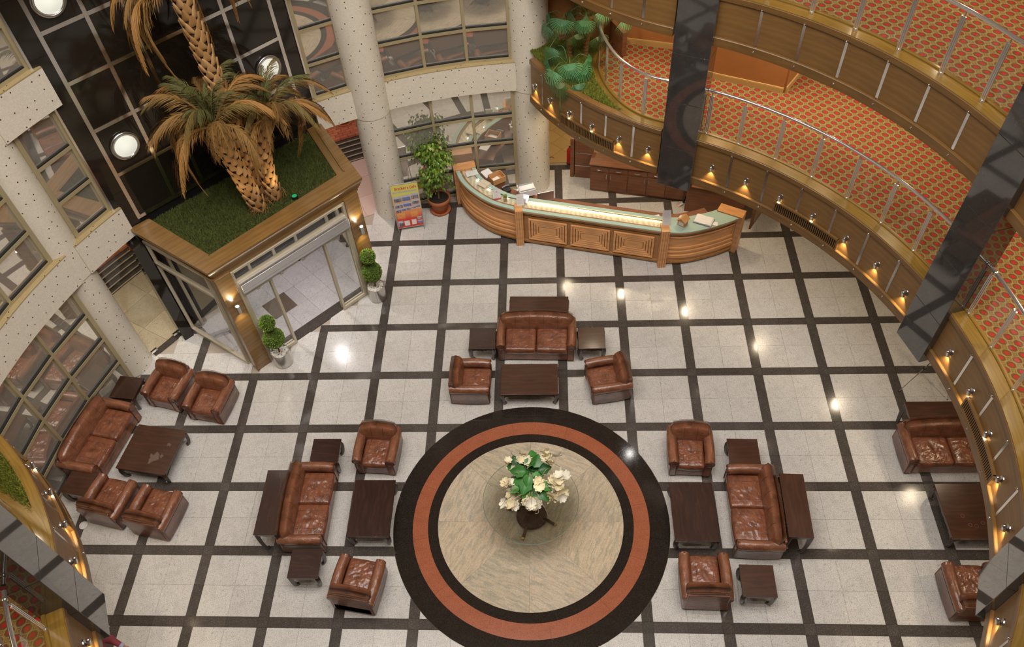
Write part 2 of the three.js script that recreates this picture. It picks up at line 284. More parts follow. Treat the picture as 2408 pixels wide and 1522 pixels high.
// ------------------------------------------------------------------ floor
{
  const floor = struct('floor');
  const base = mesh('screed', slab([...arcPts(13.2, -20, 340, 6)], -0.4, -0.021), M.grout, floor);
  const CELL = 1.4, OX = -2.4974 * CELL, OZ = -5.5465 * CELL, R = 2.68;
  const px = (x, z) => { const p = V(x, 0, z).project(camera); return [p.x, p.y]; };
  const list = { granite_tile: [], dark_strip: [], dark_corner: [] };
  const add = (kind, x, z, w, d) => {
    const cs = [[x, z], [x + w, z], [x + w, z + d], [x, z + d]], r = cs.map((c) => Math.hypot(...c));
    if (Math.max(...r) < R) return;
    const cx = x + w / 2, cz = z + d / 2, rc = Math.hypot(cx, cz), ang = Math.atan2(cx, -cz) / D2R;
    if (ang < 0 && ang > -91 && rc > 9.72 && !(ang > -58 && ang < -30 && false)) return;
    if (rc > 12) return;
    if (cx > 0.3 && cx < 3 && cz < -10.9) return;
    const u = (cx - cz) * S2, w2 = -(cx + cz) * S2; if (Math.abs(u) < 1.75 + 0.2 * Math.max(0, w2 - 7.05) && w2 > 7.12) return;
    const q = px(cx, cz), inside = Math.abs(q[0]) < 1.06 && Math.abs(q[1]) < 1.08;
    const hidden = (rc > 7.6 && !(ang > -60 && ang < 30) && !(rc < 8.3 && ang < 0)) ? 6 : 0;
    list[kind].push({ x, z, w, d, cut: Math.min(...r) < R || (Math.hypot(clamp(0, x, x + w), clamp(0, z, z + d)) < R), score: (inside ? 0 : 100) + hidden + V(cx, 0, cz).distanceTo(camera.position) });
  };
  for (let c = -6; c <= 10; c++) for (let r = -4; r <= 11; r++) {
    const x = OX + c * CELL, z = OZ + r * CELL;
    for (const i of [0, 1]) for (const j of [0, 1]) add('granite_tile', x + 0.1 + i * 0.6, z + 0.1 + j * 0.6, 0.6, 0.6);
    for (const i of [0, 1]) { add('dark_strip', x + 0.1 + i * 0.6, z - 0.1, 0.6, 0.2); add('dark_strip', x - 0.1, z + 0.1 + i * 0.6, 0.2, 0.6); }
    add('dark_corner', x - 0.1, z - 0.1, 0.2, 0.2);
  }
  function cutPoly(t, g) {
    const x0 = t.x + g, z0 = t.z + g, x1 = t.x + t.w - g, z1 = t.z + t.d - g, P = [], n = 60, RR = R + g;
    const c = [[x0, z0], [x1, z0], [x1, z1], [x0, z1]];
    for (let k = 0; k < 4; k++) for (let i = 0; i < n; i++) P.push([mix(c[k][0], c[(k + 1) % 4][0], i / n), mix(c[k][1], c[(k + 1) % 4][1], i / n)]);
    const out = P.map((p) => Math.hypot(...p) > RR), s = out.findIndex((o, i) => o && !out[(i - 1 + P.length) % P.length]);
    if (s < 0) return null;
    const Q = []; for (let i = 0; i < P.length && out[(s + i) % P.length]; i++) Q.push(P[(s + i) % P.length]);
    if (Q.length < 4) return null;
    const a0 = Math.atan2(Q[Q.length - 1][1], Q[Q.length - 1][0]); let da = Math.atan2(Q[0][1], Q[0][0]) - a0; da -= 2 * Math.PI * Math.round(da / (2 * Math.PI));
    const keep = Q.filter((p, i) => i === 0 || i === Q.length - 1 || c.some((k) => k[0] === p[0] && k[1] === p[1]));
    for (let i = 1; i < 6; i++) keep.push([RR * Math.cos(a0 + da * i / 6), RR * Math.sin(a0 + da * i / 6)]);
    return keep;
  }
  const shared = {};
  for (const kind in list) {
    const L = list[kind].sort((a, b) => a.score - b.score), rest = [], mats = kind === 'granite_tile' ? M.granite : M.graniteDark;
    L.forEach((t, i) => {
      let g, cut = false;
      if (t.cut) { const p = cutPoly(t, 0.0016); if (!p) return; g = slab(p, -0.02, 0); cut = true; } else {
        const k = t.w + '_' + t.d; g = shared[k] ??= box(t.w - 0.0032, 0.02, t.d - 0.0032, 0, -0.01, 0);
      }
      const q = Math.floor(rnd() * 4);
      if (i < 300 && t.score < 100) {
        const o = mesh(kind, g, mats[Math.floor(rnd() * 3)], floor);
        if (!cut) { o.position.set(t.x + t.w / 2, 0, t.z + t.d / 2); if (t.w === t.d) o.rotation.y = q * Math.PI / 2; }
      } else rest.push(cut ? g : place(g.clone(), t.x + t.w / 2, 0, t.z + t.d / 2, 0, t.w === t.d ? q * Math.PI / 2 : 0));
    });
    if (rest.length) { const o = mesh(kind + 's_beyond', rest, mats[1], floor); o.userData.kind = 'stuff'; }
  }
  // the round medallion
  const seg = (name, r0, r1, n, off, m, top = 0) => { for (let k = 0; k < n; k++) { const g = 0.09 / r1; const a = off + k * 360 / n; mesh(name, ring(Math.max(r0, 0.02) + 0.0012, r1 - 0.0012, a + g, a + 360 / n - g, -0.02, top, 2), Array.isArray(m) ? m[k % m.length] : m, floor); } };
  seg('black_ring_stone', 2.295, 2.679, 15, 2, M.graniteBlack);
  seg('red_ring_stone', 1.995, 2.295, 12, 20, M.graniteRed);
  seg('inner_ring_stone', 1.8, 1.995, 9, 5, M.graniteBlack);
  for (let k = 0; k < 8; k++) { const a = 45 * k, p = [[0, 0], ...arcPts(1.799, a + 0.05, a + 44.95, 2)]; const g = slab(p, -0.02, 0); const o = mesh('cream_wedge', g, M.marble[k % 3], floor); const uv = g.attributes.uv, q = (k % 2 ? 1 : -1) * (k * 45 + 20) * D2R; for (let i = 0; i < uv.count; i++) { const x = uv.getX(i), y = uv.getY(i); uv.setXY(i, x * Math.cos(q) - y * Math.sin(q) + k, x * Math.sin(q) + y * Math.cos(q)); } }
  // yellow floor tiles laid diagonally behind the white column
  const ym = [0.96, 1.04].map((k) => phy([0.5 * k, 0.33 * k, 0.13 * k], { roughness: 0.3 }));
  for (let i = -6; i < 8; i++) for (let j = -6; j < 8; j++) {
    const cx = 1.4 + (i - j) * 0.29, cz = -12.2 + (i + j) * 0.29; if (cx < 0.2 || cx > 3.1 || cz > -11.0 || cz < -13) continue;
    mesh('yellow_tile', box(0.404, 0.02, 0.404, cx, -0.01, cz, Math.PI / 4), ym[(i + j) & 1], floor);
  }
  for (let i = 0; i < 5; i++) mesh('border_tile', box(0.55, 0.02, 0.2, 0.5 + i * 0.56, -0.0098, -10.87), ym[0], floor);
}

// ------------------------------------------------------------------ white columns
function column(p, label, h = 17) {
  const t = thing('column', label, 'column', [p[0], 0, p[1]]);
  const shaft = (r, y0, y1) => { const g = new THREE.CylinderGeometry(r, r, y1 - y0, 48, 1, true).translate(0, (y0 + y1) / 2, 0); const uv = g.attributes.uv, q = g.attributes.position; for (let i = 0; i < uv.count; i++) uv.setXY(i, Math.round(2 * Math.PI * r / 1.5) * 1.5 * uv.getX(i), q.getY(i)); return g; };
  mesh('lower_shaft', [shaft(0.43, 0, 3.12), place(new THREE.RingGeometry(0.42, 0.452, 48), 0, 3.12, 0, Math.PI / 2)], M.mosaic, t);
  mesh('upper_shaft', shaft(0.45, 3.12, h), M.mosaic, t);
}
const C1 = [-9.28, -3.99], C2 = [-3.72, -9.1], C3 = [0.04, -9.93];
column(C1, 'white mosaic column left of the glass entrance box, beside two brown armchairs');
column(C2, 'white mosaic column right of the glass entrance box, behind the poster stand');
column(C3, 'white mosaic column behind the reception desk, touching the lower wooden balcony');
column(polar(9.95, -90), 'white mosaic column at the lower left, mostly behind the wooden balcony front');

// ------------------------------------------------------------------ curved window bays between the columns
const RW = 9.82, RS = 9.63;
let nWin = 0;
function windowBay(a0, a1, cuts, y0, y1, rows, straight) {
  const w = struct('window_' + (++nWin)), A = [a0, ...cuts, a1];
  const P = (a, r = RW) => { const q = polar(r, a); return V(q[0], 0, q[1]); };
  A.forEach((a, i) => { const p = P(a), e = i === 0 || i === A.length - 1; mesh(e ? 'jamb' : 'mullion', box(e ? 0.09 : 0.065, y1 - y0, 0.13, p.x, (y0 + y1) / 2, p.z, -a * D2R), M.frame, w); });
  const ys = [y0, ...rows, y1];
  for (let i = 0; i + 1 < A.length; i++) {
    const p = P(A[i]), q = P(A[i + 1]), lay = (y) => [p.clone().setY(y), q.clone().setY(y)];
    for (let k = 0; k < ys.length; k++) {
      const y = clamp(ys[k], y0 + 0.035, y1 - 0.035), [a, b] = lay(y);
      mesh('transom', bar(a, b, 0.13, 0.07), M.frame, w);
      mesh('gasket', bar(...lay(y + 0.05), 0.1, 0.03), M.frameDark, w);
      if (k + 1 < ys.length) mesh('pane', place(boxUV(new THREE.PlaneGeometry(p.distanceTo(q) - 0.05, ys[k + 1] - ys[k] - 0.05)), (p.x + q.x) / 2, (ys[k] + ys[k + 1]) / 2, (p.z + q.z) / 2, 0, -Math.atan2(q.z - p.z, q.x - p.x)), M.window, w);
    }
  }
}
const LOW = [0.75, 1.54, 2.33], UP = [4.7, 5.5], UP2 = [7.95, 8.75];
const bays = [[-20.1, -2.3, [-14, -8.2]], [-88, -69, [-81.7, -75.6]], [-64.6, -59.6, []], [-29.4, -24.6, []]];
bays.forEach(([a0, a1, c], i) => { if (i < 2) windowBay(a0, a1, c, 0, 3.12, LOW); windowBay(a0, a1, c, 3.87, 6.33, UP); windowBay(a0, a1, c, 7.1, 9.6, UP2); });
// mosaic spandrels with their ribbed ledges
const spans = [[-21.6, -0.6, 'spandrel'], [-89, -67.5, 'spandrel'], [-66, -58.6, 'spandrel'], [-30, -23, 'spandrel']];
spans.forEach(([a0, a1], i) => {
  const w = struct('wall_facade'), path = arcPts(RS, a0, a1, 1).map((p, k, L) => { const r = Math.hypot(...p); return { x: p[0], z: p[1], nx: p[0] / r, nz: p[1] / r }; });
  for (const [b, t] of [[3.12, 3.86], [6.34, 7.09], [9.6, 10.35]]) {
    mesh('spandrel', sweep([[0, b], [0, t], [0.3, t], [0.3, b]], path), M.mosaic, w);
    mesh('ledge', sweep([[-0.004, t], [-0.004, t + 0.02], [0.22, t + 0.02], [0.22, t]], path), M.ledge, w);
  }
});
// outer shells that close the building behind the glass
{
  const w = struct('wall_outer');
  mesh('street_wall', sweep([[0, -0.3], [0, 17.6], [0.3, 17.6], [0.3, -0.3]], arcPts(16.2, -100, 10, 4).map((p) => ({ x: p[0], z: p[1], nx: p[0] / 16.2, nz: p[1] / 16.2 }))), M.plasterDark, w);
  mesh('upper_facade', sweep([[0, 10.36], [0, 17.6], [0.25, 17.6], [0.25, 10.36]], arcPts(9.75, -92, 0, 3).map((p) => ({ x: p[0], z: p[1], nx: p[0] / 9.75, nz: p[1] / 9.75 }))), M.plaster, w);
  mesh('inner_wall', sweep([[0, 0], [0, 17.6], [0.3, 17.6], [0.3, 0]], arcPts(13, 0.5, 262, 4).map((p) => ({ x: p[0], z: p[1], nx: p[0] / 13, nz: p[1] / 13 }))), M.plaster, w);
  mesh('end_wall', [box(0.2, 17.6, 6.6, 0.18, 8.8, -13.2), box(6.8, 17.6, 0.2, -13.2, 8.8, -0.02)], M.plaster, w);
}
{
  const c = struct('ceiling');
  mesh('ceiling_plate', slab(arcPts(16.5, 0, 354, 6), 17.6, 17.9), M.plaster, c);
  const group = 'round downlights in the hall ceiling';
  let first = null;
  const spots = []; for (let z = -2; z < 7; z += 2) for (let x = -7; x <= 7; x += 2) if (Math.hypot(x, z) < 7.4) spots.push([x, z]);
  for (const p of spots) {
    if (!first) { first = thing('downlight', 'round recessed downlight in the high hall ceiling', 'lamp', [p[0], 17.58, p[1]], 0, group); mesh('trim_ring', place(new THREE.TorusGeometry(0.13, 0.02, 8, 20), 0, 0, 0, Math.PI / 2), M.chrome, first); mesh('lens', cyl(0.12, 0.12, 0.02, 0, 0, 0), new THREE.MeshStandardMaterial({ color: 0xffffff, emissive: col(1, 0.94, 0.86), emissiveIntensity: 6 }), first); }
    else copy(first, [p[0], 17.58, p[1]], 0, first.userData.label, group);
    spot([p[0], 17.54, p[1]], [p[0] * 0.8, 0, p[1] * 0.8 - 3], I_HALL, HALL_LIGHT, 56 * D2R, 0.5, 5);
  }
}
for (const [x, z, tx, ty, tz] of [[2, 1, -2, 4.5, -9.3], [-3, 5, -9.6, 4, -1.5], [0, 3, -8.5, 4.5, -4.5], [4, 2, 0, 4, -9.6]]) spot([x, 17.4, z], [tx, ty, tz], I_WASH, HALL_LIGHT, 22 * D2R, 0.8, 1.5);
// ------------------------------------------------------------------ black stone wall with steel strips and round lamps
const UW = (u, y, w) => [(u - w) * S2, y, -(u + w) * S2];
{
  const w = struct('wall_entrance', [0, 0, 0], 45 * D2R);          // local: x along the wall, -z outwards
  mesh('wall_core', box(5.1, 17.6, 0.3, 0.08, 8.8, -9.6), M.seamStone, w);
  const us = [-2.42, -2.03, -1.18, -0.5, 0.45, 1.21, 2.2, 2.56], hs = [0, 1.2, 2.4, 3.44, 4.53, 5.58, 6.6, 7.58, 8.6, 9.6, 10.6, 12, 14, 16];
  for (let i = 0; i + 1 < us.length; i++) for (let k = 0; k + 1 < hs.length; k++) {
    if (hs[k] < 3 && i > 0 && i < us.length - 2) continue;
    const sh = i === 0 || i === us.length - 2 ? -0.35 : 0;
    mesh('stone_panel', box(us[i + 1] - us[i] - 0.004, hs[k + 1] - hs[k] - 0.004, 0.04, (us[i] + us[i + 1]) / 2, (hs[k] + hs[k + 1]) / 2 + sh * (hs[k] > 0 ? 1 : 0), -9.43), M.blackWall, w);
  }
  for (const u of us.slice(1, -1)) mesh('steel_strip', box(0.075, 14, 0.012, u, 10.4, -9.405), M.chrome, w);
  for (const u of [us[0], us[us.length - 1]]) mesh('steel_edge', box(0.04, 17, 0.08, u, 8.6, -9.42), M.chrome, w);
  for (let k = 3; k < hs.length - 3; k++) for (let i = 1; i + 2 < us.length; i++) mesh('steel_strip', box(us[i + 1] - us[i] - 0.08, 0.075, 0.012, (us[i] + us[i + 1]) / 2, hs[k], -9.405), M.chrome, w);
  const disc = std([0.75, 0.76, 0.7], { emissive: col(0.86, 0.88, 0.76), emissiveIntensity: 0.42, roughness: 0.15 });
  const rnames = [[-1.61, 5.04, 'round white porthole lamp on the black stone wall, left of the palm crowns'], [-1.64, 8.04, 'round white porthole lamp at the top left corner on the black stone wall'], [1.76, 5.08, 'round white porthole lamp half hidden behind the right palm crown'], [1.76, 8.04, 'round white porthole lamp high on the right of the black wall']];
  for (const [u, y, label] of rnames) {
    const t = thing('porthole_lamp', label, 'lamp', UW(u, y, 9.4), 45 * D2R);
    mesh('steel_ring', place(new THREE.TorusGeometry(0.262, 0.035, 14, 48), 0, 0, 0.02), M.brushed, t);
    mesh('inner_ring', place(new THREE.TorusGeometry(0.235, 0.014, 10, 48), 0, 0, 0.035), M.chrome, t);
    mesh('milky_glass', place(new THREE.SphereGeometry(0.75, 40, 12, 0, Math.PI * 2, 0, Math.asin(0.235 / 0.75)), 0, 0, -0.68, Math.PI / 2), disc, t);
    const q = UW(u, y, 9.22); point(q, I_DISC, [0.95, 1, 0.84], 10);
  }
}
// ------------------------------------------------------------------ outside, seen through the entrance sides
{
  const g = struct('floor_outside');
  mesh('ground', ring(9.9, 16.2, -96, 4, -0.3, -0.035, 3), M.grout, g);
  const st = [[0.44, 0.37, 0.28], [0.48, 0.41, 0.31], [0.4, 0.34, 0.26]].map((c) => std([c[0] * 1.7, c[1] * 1.7, c[2] * 1.6], { map: M.granite[0].map, roughness: 0.5 })), pk = [[0.5, 0.36, 0.31], [0.46, 0.33, 0.28]].map((c) => std(c, { roughness: 0.6 }));
  for (let a = -66; a < -22; a += 4.4) for (let r = 9.85; r < 12.2; r += 0.8) mesh('paving_slab', ring(r + 0.003, r + 0.797, a + 0.015, a + 4.385, -0.035, -0.004, 2.2), a < -45 ? st[Math.floor(rnd() * 3)] : pk[Math.floor(rnd() * 2)], g);
  const bm = [[0.5, 0.15, 0.07], [0.56, 0.19, 0.09], [0.42, 0.12, 0.06]].map((c) => std(c, { roughness: 0.8 })), bricks = [[], [], []];
  for (let r = 12.95, k = 0; r < 15.8; r += 0.11, k++) for (let a = -68; a < -18; a += 1.0) bricks[Math.floor(rnd() * 3)].push(ring(r + 0.004, r + 0.106, a + 0.02 + (k % 2) * 0.5, a + 0.97 + (k % 2) * 0.5, 0.25, 0.32, 1));
  bricks.forEach((b, i) => { const o = mesh('brick_paving', b, bm[i], g); o.userData.kind = 'stuff'; });
  for (let k = 0; k < 5; k++) { mesh('step', ring(12.2 + 0.15 * k, 12.35 + 0.15 * k, -66, -20, -0.03, 0.02 + 0.055 * k, 2), M.graniteDark[0], g); mesh('step_nosing', ring(12.2 + 0.15 * k, 12.235 + 0.15 * k, -66, -20, 0.02 + 0.055 * k, 0.03 + 0.055 * k, 2), st[0], g); }
  for (const a of [-61.5, -27]) { const p = polar(11.3, a); spot([p[0], 3.6, p[1]], [p[0] * 1.02, 0, p[1] * 1.02], I_OUT, a < -45 ? [1, 0.88, 0.68] : [1, 0.8, 0.72], 62 * D2R, 0.6, 4); }
  const pot = thing('flower_pot', 'terracotta flower pot outside on red brick, right of the entrance box', 'pot', [-5.5, 0.3, -12.55]);
  mesh('pot_body', new THREE.LatheGeometry([[0, 0.02], [0.2, 0.02], [0.27, 0.34], [0.31, 0.36], [0.31, 0.46], [0.26, 0.46], [0.25, 0.4], [0, 0.4]].map((p) => new THREE.Vector2(...p)), 28), M.terra, pot);
  mesh('saucer', cyl(0.25, 0.28, 0.04, 0, 0.02, 0, 28), M.terra, pot);
  // frameless glass side door left of the entrance box
  const d = struct('door_1'), q0 = polar(9.83, -64.4), q1 = polar(9.72, -59.7), a = V(q0[0], 0, q0[1]), b = V(q1[0], 0, q1[1]), th = -Math.atan2(b.z - a.z, b.x - a.x);
  mesh('threshold', bar(a.clone().setY(0.004), b.clone().setY(0.004), 0.16, 0.02), M.graniteDark[0], d);
  mesh('pane', place(boxUV(new THREE.PlaneGeometry(a.distanceTo(b), 2.95)), (a.x + b.x) / 2, 1.55, (a.z + b.z) / 2, 0, th), M.glass, d);
  for (const k of [0.06, 0.86]) { const p = a.clone().lerp(b, k); mesh('patch_hinge', box(0.16, 0.06, 0.05, p.x, 0.1, p.z, th), M.chrome, d); }
}

// ------------------------------------------------------------------ glass entrance box with its planter roof
{
  const v = thing('entrance_box', 'glass entrance box with gold brown wooden posts, sliding doors and planter roof', 'entrance', [0, 0, 0], 45 * D2R);
  const Z = (w) => -w;
  // posts
  const post = (u0, u1) => { const p = mesh('post', rbox(u1 - u0, 3.0, 0.3, 0.012, (u0 + u1) / 2, 1.5, Z(7.2)), M.vest, v); mesh('post_edge', [rbox(0.02, 3.0, 0.02, 0.005, u0 + 0.01, 1.5, Z(7.045)), rbox(0.02, 3.0, 0.02, 0.005, u1 - 0.01, 1.5, Z(7.045))], M.vest, p); };
  post(-1.775, -1.41); post(1.47, 1.835);
  // planter rim: outline front left, front right, back right, back left
  const FL = [-1.84, 7.02], FR = [2.03, 7.05], BR = [2.56, 9.4], BL = [-2.33, 9.4];
  const iFL = [-1.56, 7.42], iFR = [1.9, 7.5], iBR = [2.4, 9.38], iBL = [-1.9, 9.38];
  const lz = (p) => [p[0], -p[1]];
  const quadSlab = (a, b, c, d, y0, y1) => slab([a, b, c, d].map(lz), y0, y1);
  mesh('rim_board', quadSlab(FL, FR, iFR, iFL, 3.27, 3.31), M.vest, v);
  mesh('rim_board', quadSlab(FL, iFL, iBL, BL, 3.27, 3.31), M.vest, v);
  mesh('rim_board', quadSlab(FR, BR, iBR, iFR, 3.27, 3.31), M.vest, v);
  mesh('inner_curb', [quadSlab(iFL, iFR, [iFR[0], iFR[1] + 0.03], [iFL[0], iFL[1] + 0.03], 3.18, 3.305), quadSlab(iFL, [iFL[0] + 0.03, iFL[1]], [iBL[0] + 0.03, iBL[1]], iBL, 3.18, 3.305), quadSlab(iFR, [iFR[0] - 0.03, iFR[1]], [iBR[0] - 0.03, iBR[1]], iBR, 3.18, 3.305)], M.vest, v);
  // stepped cornice below the rim
  const prof = [[0.1, 3.27], [0.03, 3.27], [0.0, 3.24], [0.02, 3.2], [0.035, 3.185], [0.035, 3.15], [0.06, 3.13], [0.06, 3.09], [0.085, 3.07], [0.085, 3.03], [0.11, 3.01], [0.11, 2.95], [0.35, 2.95], [0.35, 3.27]];
  const path = (a, b, n) => [{ x: a[0], z: -a[1], ...n[0] }, { x: b[0], z: -b[1], ...n[1] }];
  const nf = (x, z) => ({ nx: x, nz: z });
  mesh('cornice', sweep(prof, path(FL, FR, [nf(1.15, -1), nf(-1.15, -1)])), M.vest, v);
  mesh('cornice', sweep(prof, path(BL, FL, [nf(1, 0), nf(1, -1)])), M.vest, v);
  mesh('cornice', sweep(prof, path(FR, BR, [nf(-1, -1), nf(-1, 0)])), M.vest, v);
  mesh('roof_plate', quadSlab([-1.8, 7.1], [1.86, 7.1], [2.42, 9.39], [-2.2, 9.39], 2.96, 3.02), M.vest, v);
  mesh('planter_soil', quadSlab(iFL, iFR, iBR, iBL, 3.1, 3.2), M.soil, v);
  // front frame and doors
  const fr = (u0, u1, y0, y1, w, d, m = M.frameLight, name = 'frame_bar') => mesh(name, rbox(u1 - u0, y1 - y0, d, 0.008, (u0 + u1) / 2, (y0 + y1) / 2, Z(w)), m, v);
  const pane = (u0, u1, y0, y1, w, p = v, n = 'pane') => mesh(n, place(boxUV(new THREE.PlaneGeometry(u1 - u0, y1 - y0)), (u0 + u1) / 2, (y0 + y1) / 2, Z(w)), M.glass, p);
  fr(-1.41, -1.35, 0, 2.95, 7.12, 0.1); fr(1.41, 1.47, 0, 2.95, 7.12, 0.1); fr(-1.35, 1.41, 2.89, 2.95, 7.12, 0.1); fr(-1.35, 1.41, 2.6, 2.65, 7.12, 0.1);
  pane(-1.35, 1.41, 2.65, 2.89, 7.13, v, 'transom_pane');
  const op = fr(-1.35, 1.41, 2.36, 2.6, 7.06, 0.22, M.alu, 'door_operator');
  mesh('operator_seam', [box(2.74, 0.012, 0.004, 0.03, 2.44, Z(6.948)), box(2.74, 0.02, 0.004, 0.03, 2.365, Z(6.948))], M.grey, op);
  fr(-1.35, 1.41, 2.24, 2.36, 7.1, 0.12, M.frameLight, 'head_rail');
  const se = mesh('door_sensor', place(new THREE.SphereGeometry(0.045, 18, 12), 0.05, 2.3, Z(7.03)), M.black, v); mesh('sensor_ring', place(new THREE.TorusGeometry(0.048, 0.012, 8, 20), 0.05, 2.3, Z(7.03)), M.chrome, se);
  for (const [u0, u1, w] of [[-1.35, -0.64, 7.1], [0.72, 1.41, 7.1]]) {
    const d = mesh('sliding_door', [rbox(0.06, 2.22, 0.05, 0.006, u0 + 0.03, 1.13, Z(w)), rbox(0.06, 2.22, 0.05, 0.006, u1 - 0.03, 1.13, Z(w)), rbox(u1 - u0 - 0.1, 0.09, 0.05, 0.006, (u0 + u1) / 2, 0.065, Z(w)), rbox(u1 - u0 - 0.1, 0.06, 0.05, 0.006, (u0 + u1) / 2, 2.21, Z(w))], M.frameLight, v);
    pane(u0 + 0.05, u1 - 0.05, 0.1, 2.19, w, d, 'door_pane');
    const fl = mesh('fixed_leaf', [rbox(0.045, 2.22, 0.04, 0.006, u0 + 0.03, 1.13, Z(w + 0.09)), rbox(0.045, 2.22, 0.04, 0.006, u1 - 0.03, 1.13, Z(w + 0.09)), rbox(u1 - u0 - 0.1, 0.07, 0.04, 0.006, (u0 + u1) / 2, 0.05, Z(w + 0.09))], M.frameLight, v);
    pane(u0 + 0.05, u1 - 0.05, 0.09, 2.22, w + 0.09, fl, 'door_pane');
  }
  // flared glass sides
  for (const [a, b] of [[[-1.79, 7.38], [-2.2, 9.3]], [[1.83, 7.38], [2.3, 9.3]]]) {
    const L = (y, k) => { const p = [mix(a[0], b[0], k), mix(a[1], b[1], k)]; return V(p[0], y, -p[1]); };
    for (const y of [0.05, 2.3, 2.92]) mesh('side_rail', bar(L(y, 0), L(y, 1), 0.09, y < 0.1 ? 0.1 : 0.07), M.frameLight, v);
    for (const k of [0.02, 0.985]) mesh('side_stile', bar(L(0, k), L(2.95, k), 0.07, 0.09), M.frameLight, v);
    const l = Math.hypot(b[0] - a[0], b[1] - a[1]), th = -Math.atan2(-(b[1] - a[1]), b[0] - a[0]);
    for (const [y0, y1] of [[0.1, 2.27], [2.34, 2.88]]) mesh('side_pane', place(boxUV(new THREE.PlaneGeometry(l - 0.1, y1 - y0)), (a[0] + b[0]) / 2, (y0 + y1) / 2, -(a[1] + b[1]) / 2, 0, th), M.glass, v);
  }
  // inner doors towards the street
  for (const u of [-1.95, -1.0, -0.35, 0.35, 1.0, 1.95]) mesh('inner_frame', rbox(0.07, 2.9, 0.08, 0.006, u, 1.45, Z(9.25)), M.frameLight, v);
  mesh('inner_frame', [rbox(3.95, 0.12, 0.12, 0.01, 0, 2.35, Z(9.25)), rbox(3.95, 0.1, 0.08, 0.006, 0, 2.92, Z(9.25))], M.frameLight, v);
  for (const u of [-1.47, -0.67, 0.67, 1.47]) pane(u - 0.4, u + 0.4, 0.08, 2.3, 9.25);
  // dark stone cheek on the left outside of the box
  mesh('stone_cheek', box(0.24, 3.0, 0.3, -2.4, 1.5, -9.25), M.blackWall, v);
  // floor of the box
  const fs = [0.92, 0.98, 1.04].map((k) => phy([0.86 * k, 0.84 * k, 0.9 * k], { map: M.granite[0].map, roughness: 0.3 }));
  mesh('threshold_stone', quadSlab([-1.4, 7.13], [1.46, 7.13], [1.5, 7.42], [-1.44, 7.42], -0.02, 0.002), M.graniteDark[0], v);
  for (let i = -3; i < 4; i++) for (let k = 0; k < 3; k++) {
    const w0 = 7.424 + k * 0.62, w1 = Math.min(w0 + 0.616, 9.3), f = (w) => 0.21 * (w - 7.1);
    const u0 = i * 0.58 - 0.27, u1 = u0 + 0.576; const c = (u, w) => [clamp(u, -1.78 - f(w), 1.82 + f(w)), w];
    mesh('floor_slab', quadSlab(c(u0, w0), c(u1, w0), c(u1, w1), c(u0, w1), -0.02, 0.002), fs[Math.floor(rnd() * 3)], v);
  }
  mesh('brown_floor_square', quadSlab([-0.62, 8.06], [0.02, 8.06], [0.02, 8.68], [-0.62, 8.68], -0.01, 0.006), phy([0.23, 0.17, 0.13], { map: M.granite[0].map, roughness: 0.3 }), v);
  for (const u of [-0.8, 0.8]) spot(UW(u, 2.93, 8.3), UW(u, 0, 8.2), 9, [1, 0.95, 0.95], 64 * D2R, 0.5, 3);
  // trolley rail of chrome seen through the left side pane
  const tr = thing('luggage_trolley', 'chrome luggage trolley with red patterned deck inside the entrance box', 'trolley', UW(-1.28, 0, 8.3), 45 * D2R);
  const frame = [tube([V(-0.3, 0.16, 0.28), V(-0.3, 0.9, 0.28), V(-0.28, 1.1, 0.2), V(-0.28, 1.1, -0.2), V(-0.3, 0.9, -0.28), V(-0.3, 0.16, -0.28)], 0.016, 40), tube([V(-0.3, 0.55, 0.28), V(-0.3, 0.55, -0.28)], 0.013, 4)];
  mesh('handle_frame', frame, M.chrome, tr);
  const red = rep(tex(128, 128, (u, v2) => { const x = Math.abs(u - 0.5) * 2, y = Math.abs(v2 - 0.5) * 2; return Math.hypot(x, y) < 0.62 ? [0.4, 0.03, 0.04] : Math.max(x, y) > 0.86 ? [0.4, 0.35, 0.3] : [0.06, 0.05, 0.05]; }), 0.17);
  mesh('deck', rbox(0.62, 0.04, 0.6, 0.01, 0.0, 0.16, 0), std([1, 1, 1], { map: red, roughness: 0.8 }), tr);
  for (const x of [-0.25, 0.25]) for (const z of [-0.22, 0.22]) mesh('wheel', place(new THREE.CylinderGeometry(0.06, 0.06, 0.03, 18), x, 0.075, z, 0, 0, Math.PI / 2), M.black, tr);
  // wall lamps on the posts
  [[-1.6, 'left'], [1.66, 'right']].forEach(([u, s]) => {
    const t = thing('wall_lamp', 'steel cylinder wall lamp on the ' + s + ' wooden post of the entrance box', 'lamp', UW(u, 2.1, 7.05), 45 * D2R);
    mesh('bracket', [rbox(0.07, 0.07, 0.012, 0.004, 0, 0, 0.006), place(new THREE.CylinderGeometry(0.012, 0.012, 0.08, 10), 0, 0, 0.045, Math.PI / 2)], M.brushed, t);
    mesh('lamp_body', cyl(0.045, 0.045, 0.2, 0, 0, 0.115, 24), M.brushed, t);
    mesh('lens', cyl(0.036, 0.036, 0.006, 0, 0.1, 0.115, 20), new THREE.MeshStandardMaterial({ color: 0xffffff, emissive: col(1, 0.9, 0.7), emissiveIntensity: 12 }), t);
    const a = UW(u, 2.23, 6.93); spot(a, UW(u, 3.2, 6.99), 1.6, [1, 0.82, 0.5], 50 * D2R, 0.7, 1.2);
    const b = UW(u, 1.97, 6.93); spot(b, UW(u, 1, 6.99), 1.2, [1, 0.82, 0.5], 45 * D2R, 0.7, 1.2);
    mesh('lower_lens', cyl(0.036, 0.036, 0.006, 0, -0.1, 0.115, 20), new THREE.MeshStandardMaterial({ color: 0xffffff, emissive: col(1, 0.9, 0.7), emissiveIntensity: 5 }), t);
  });
}
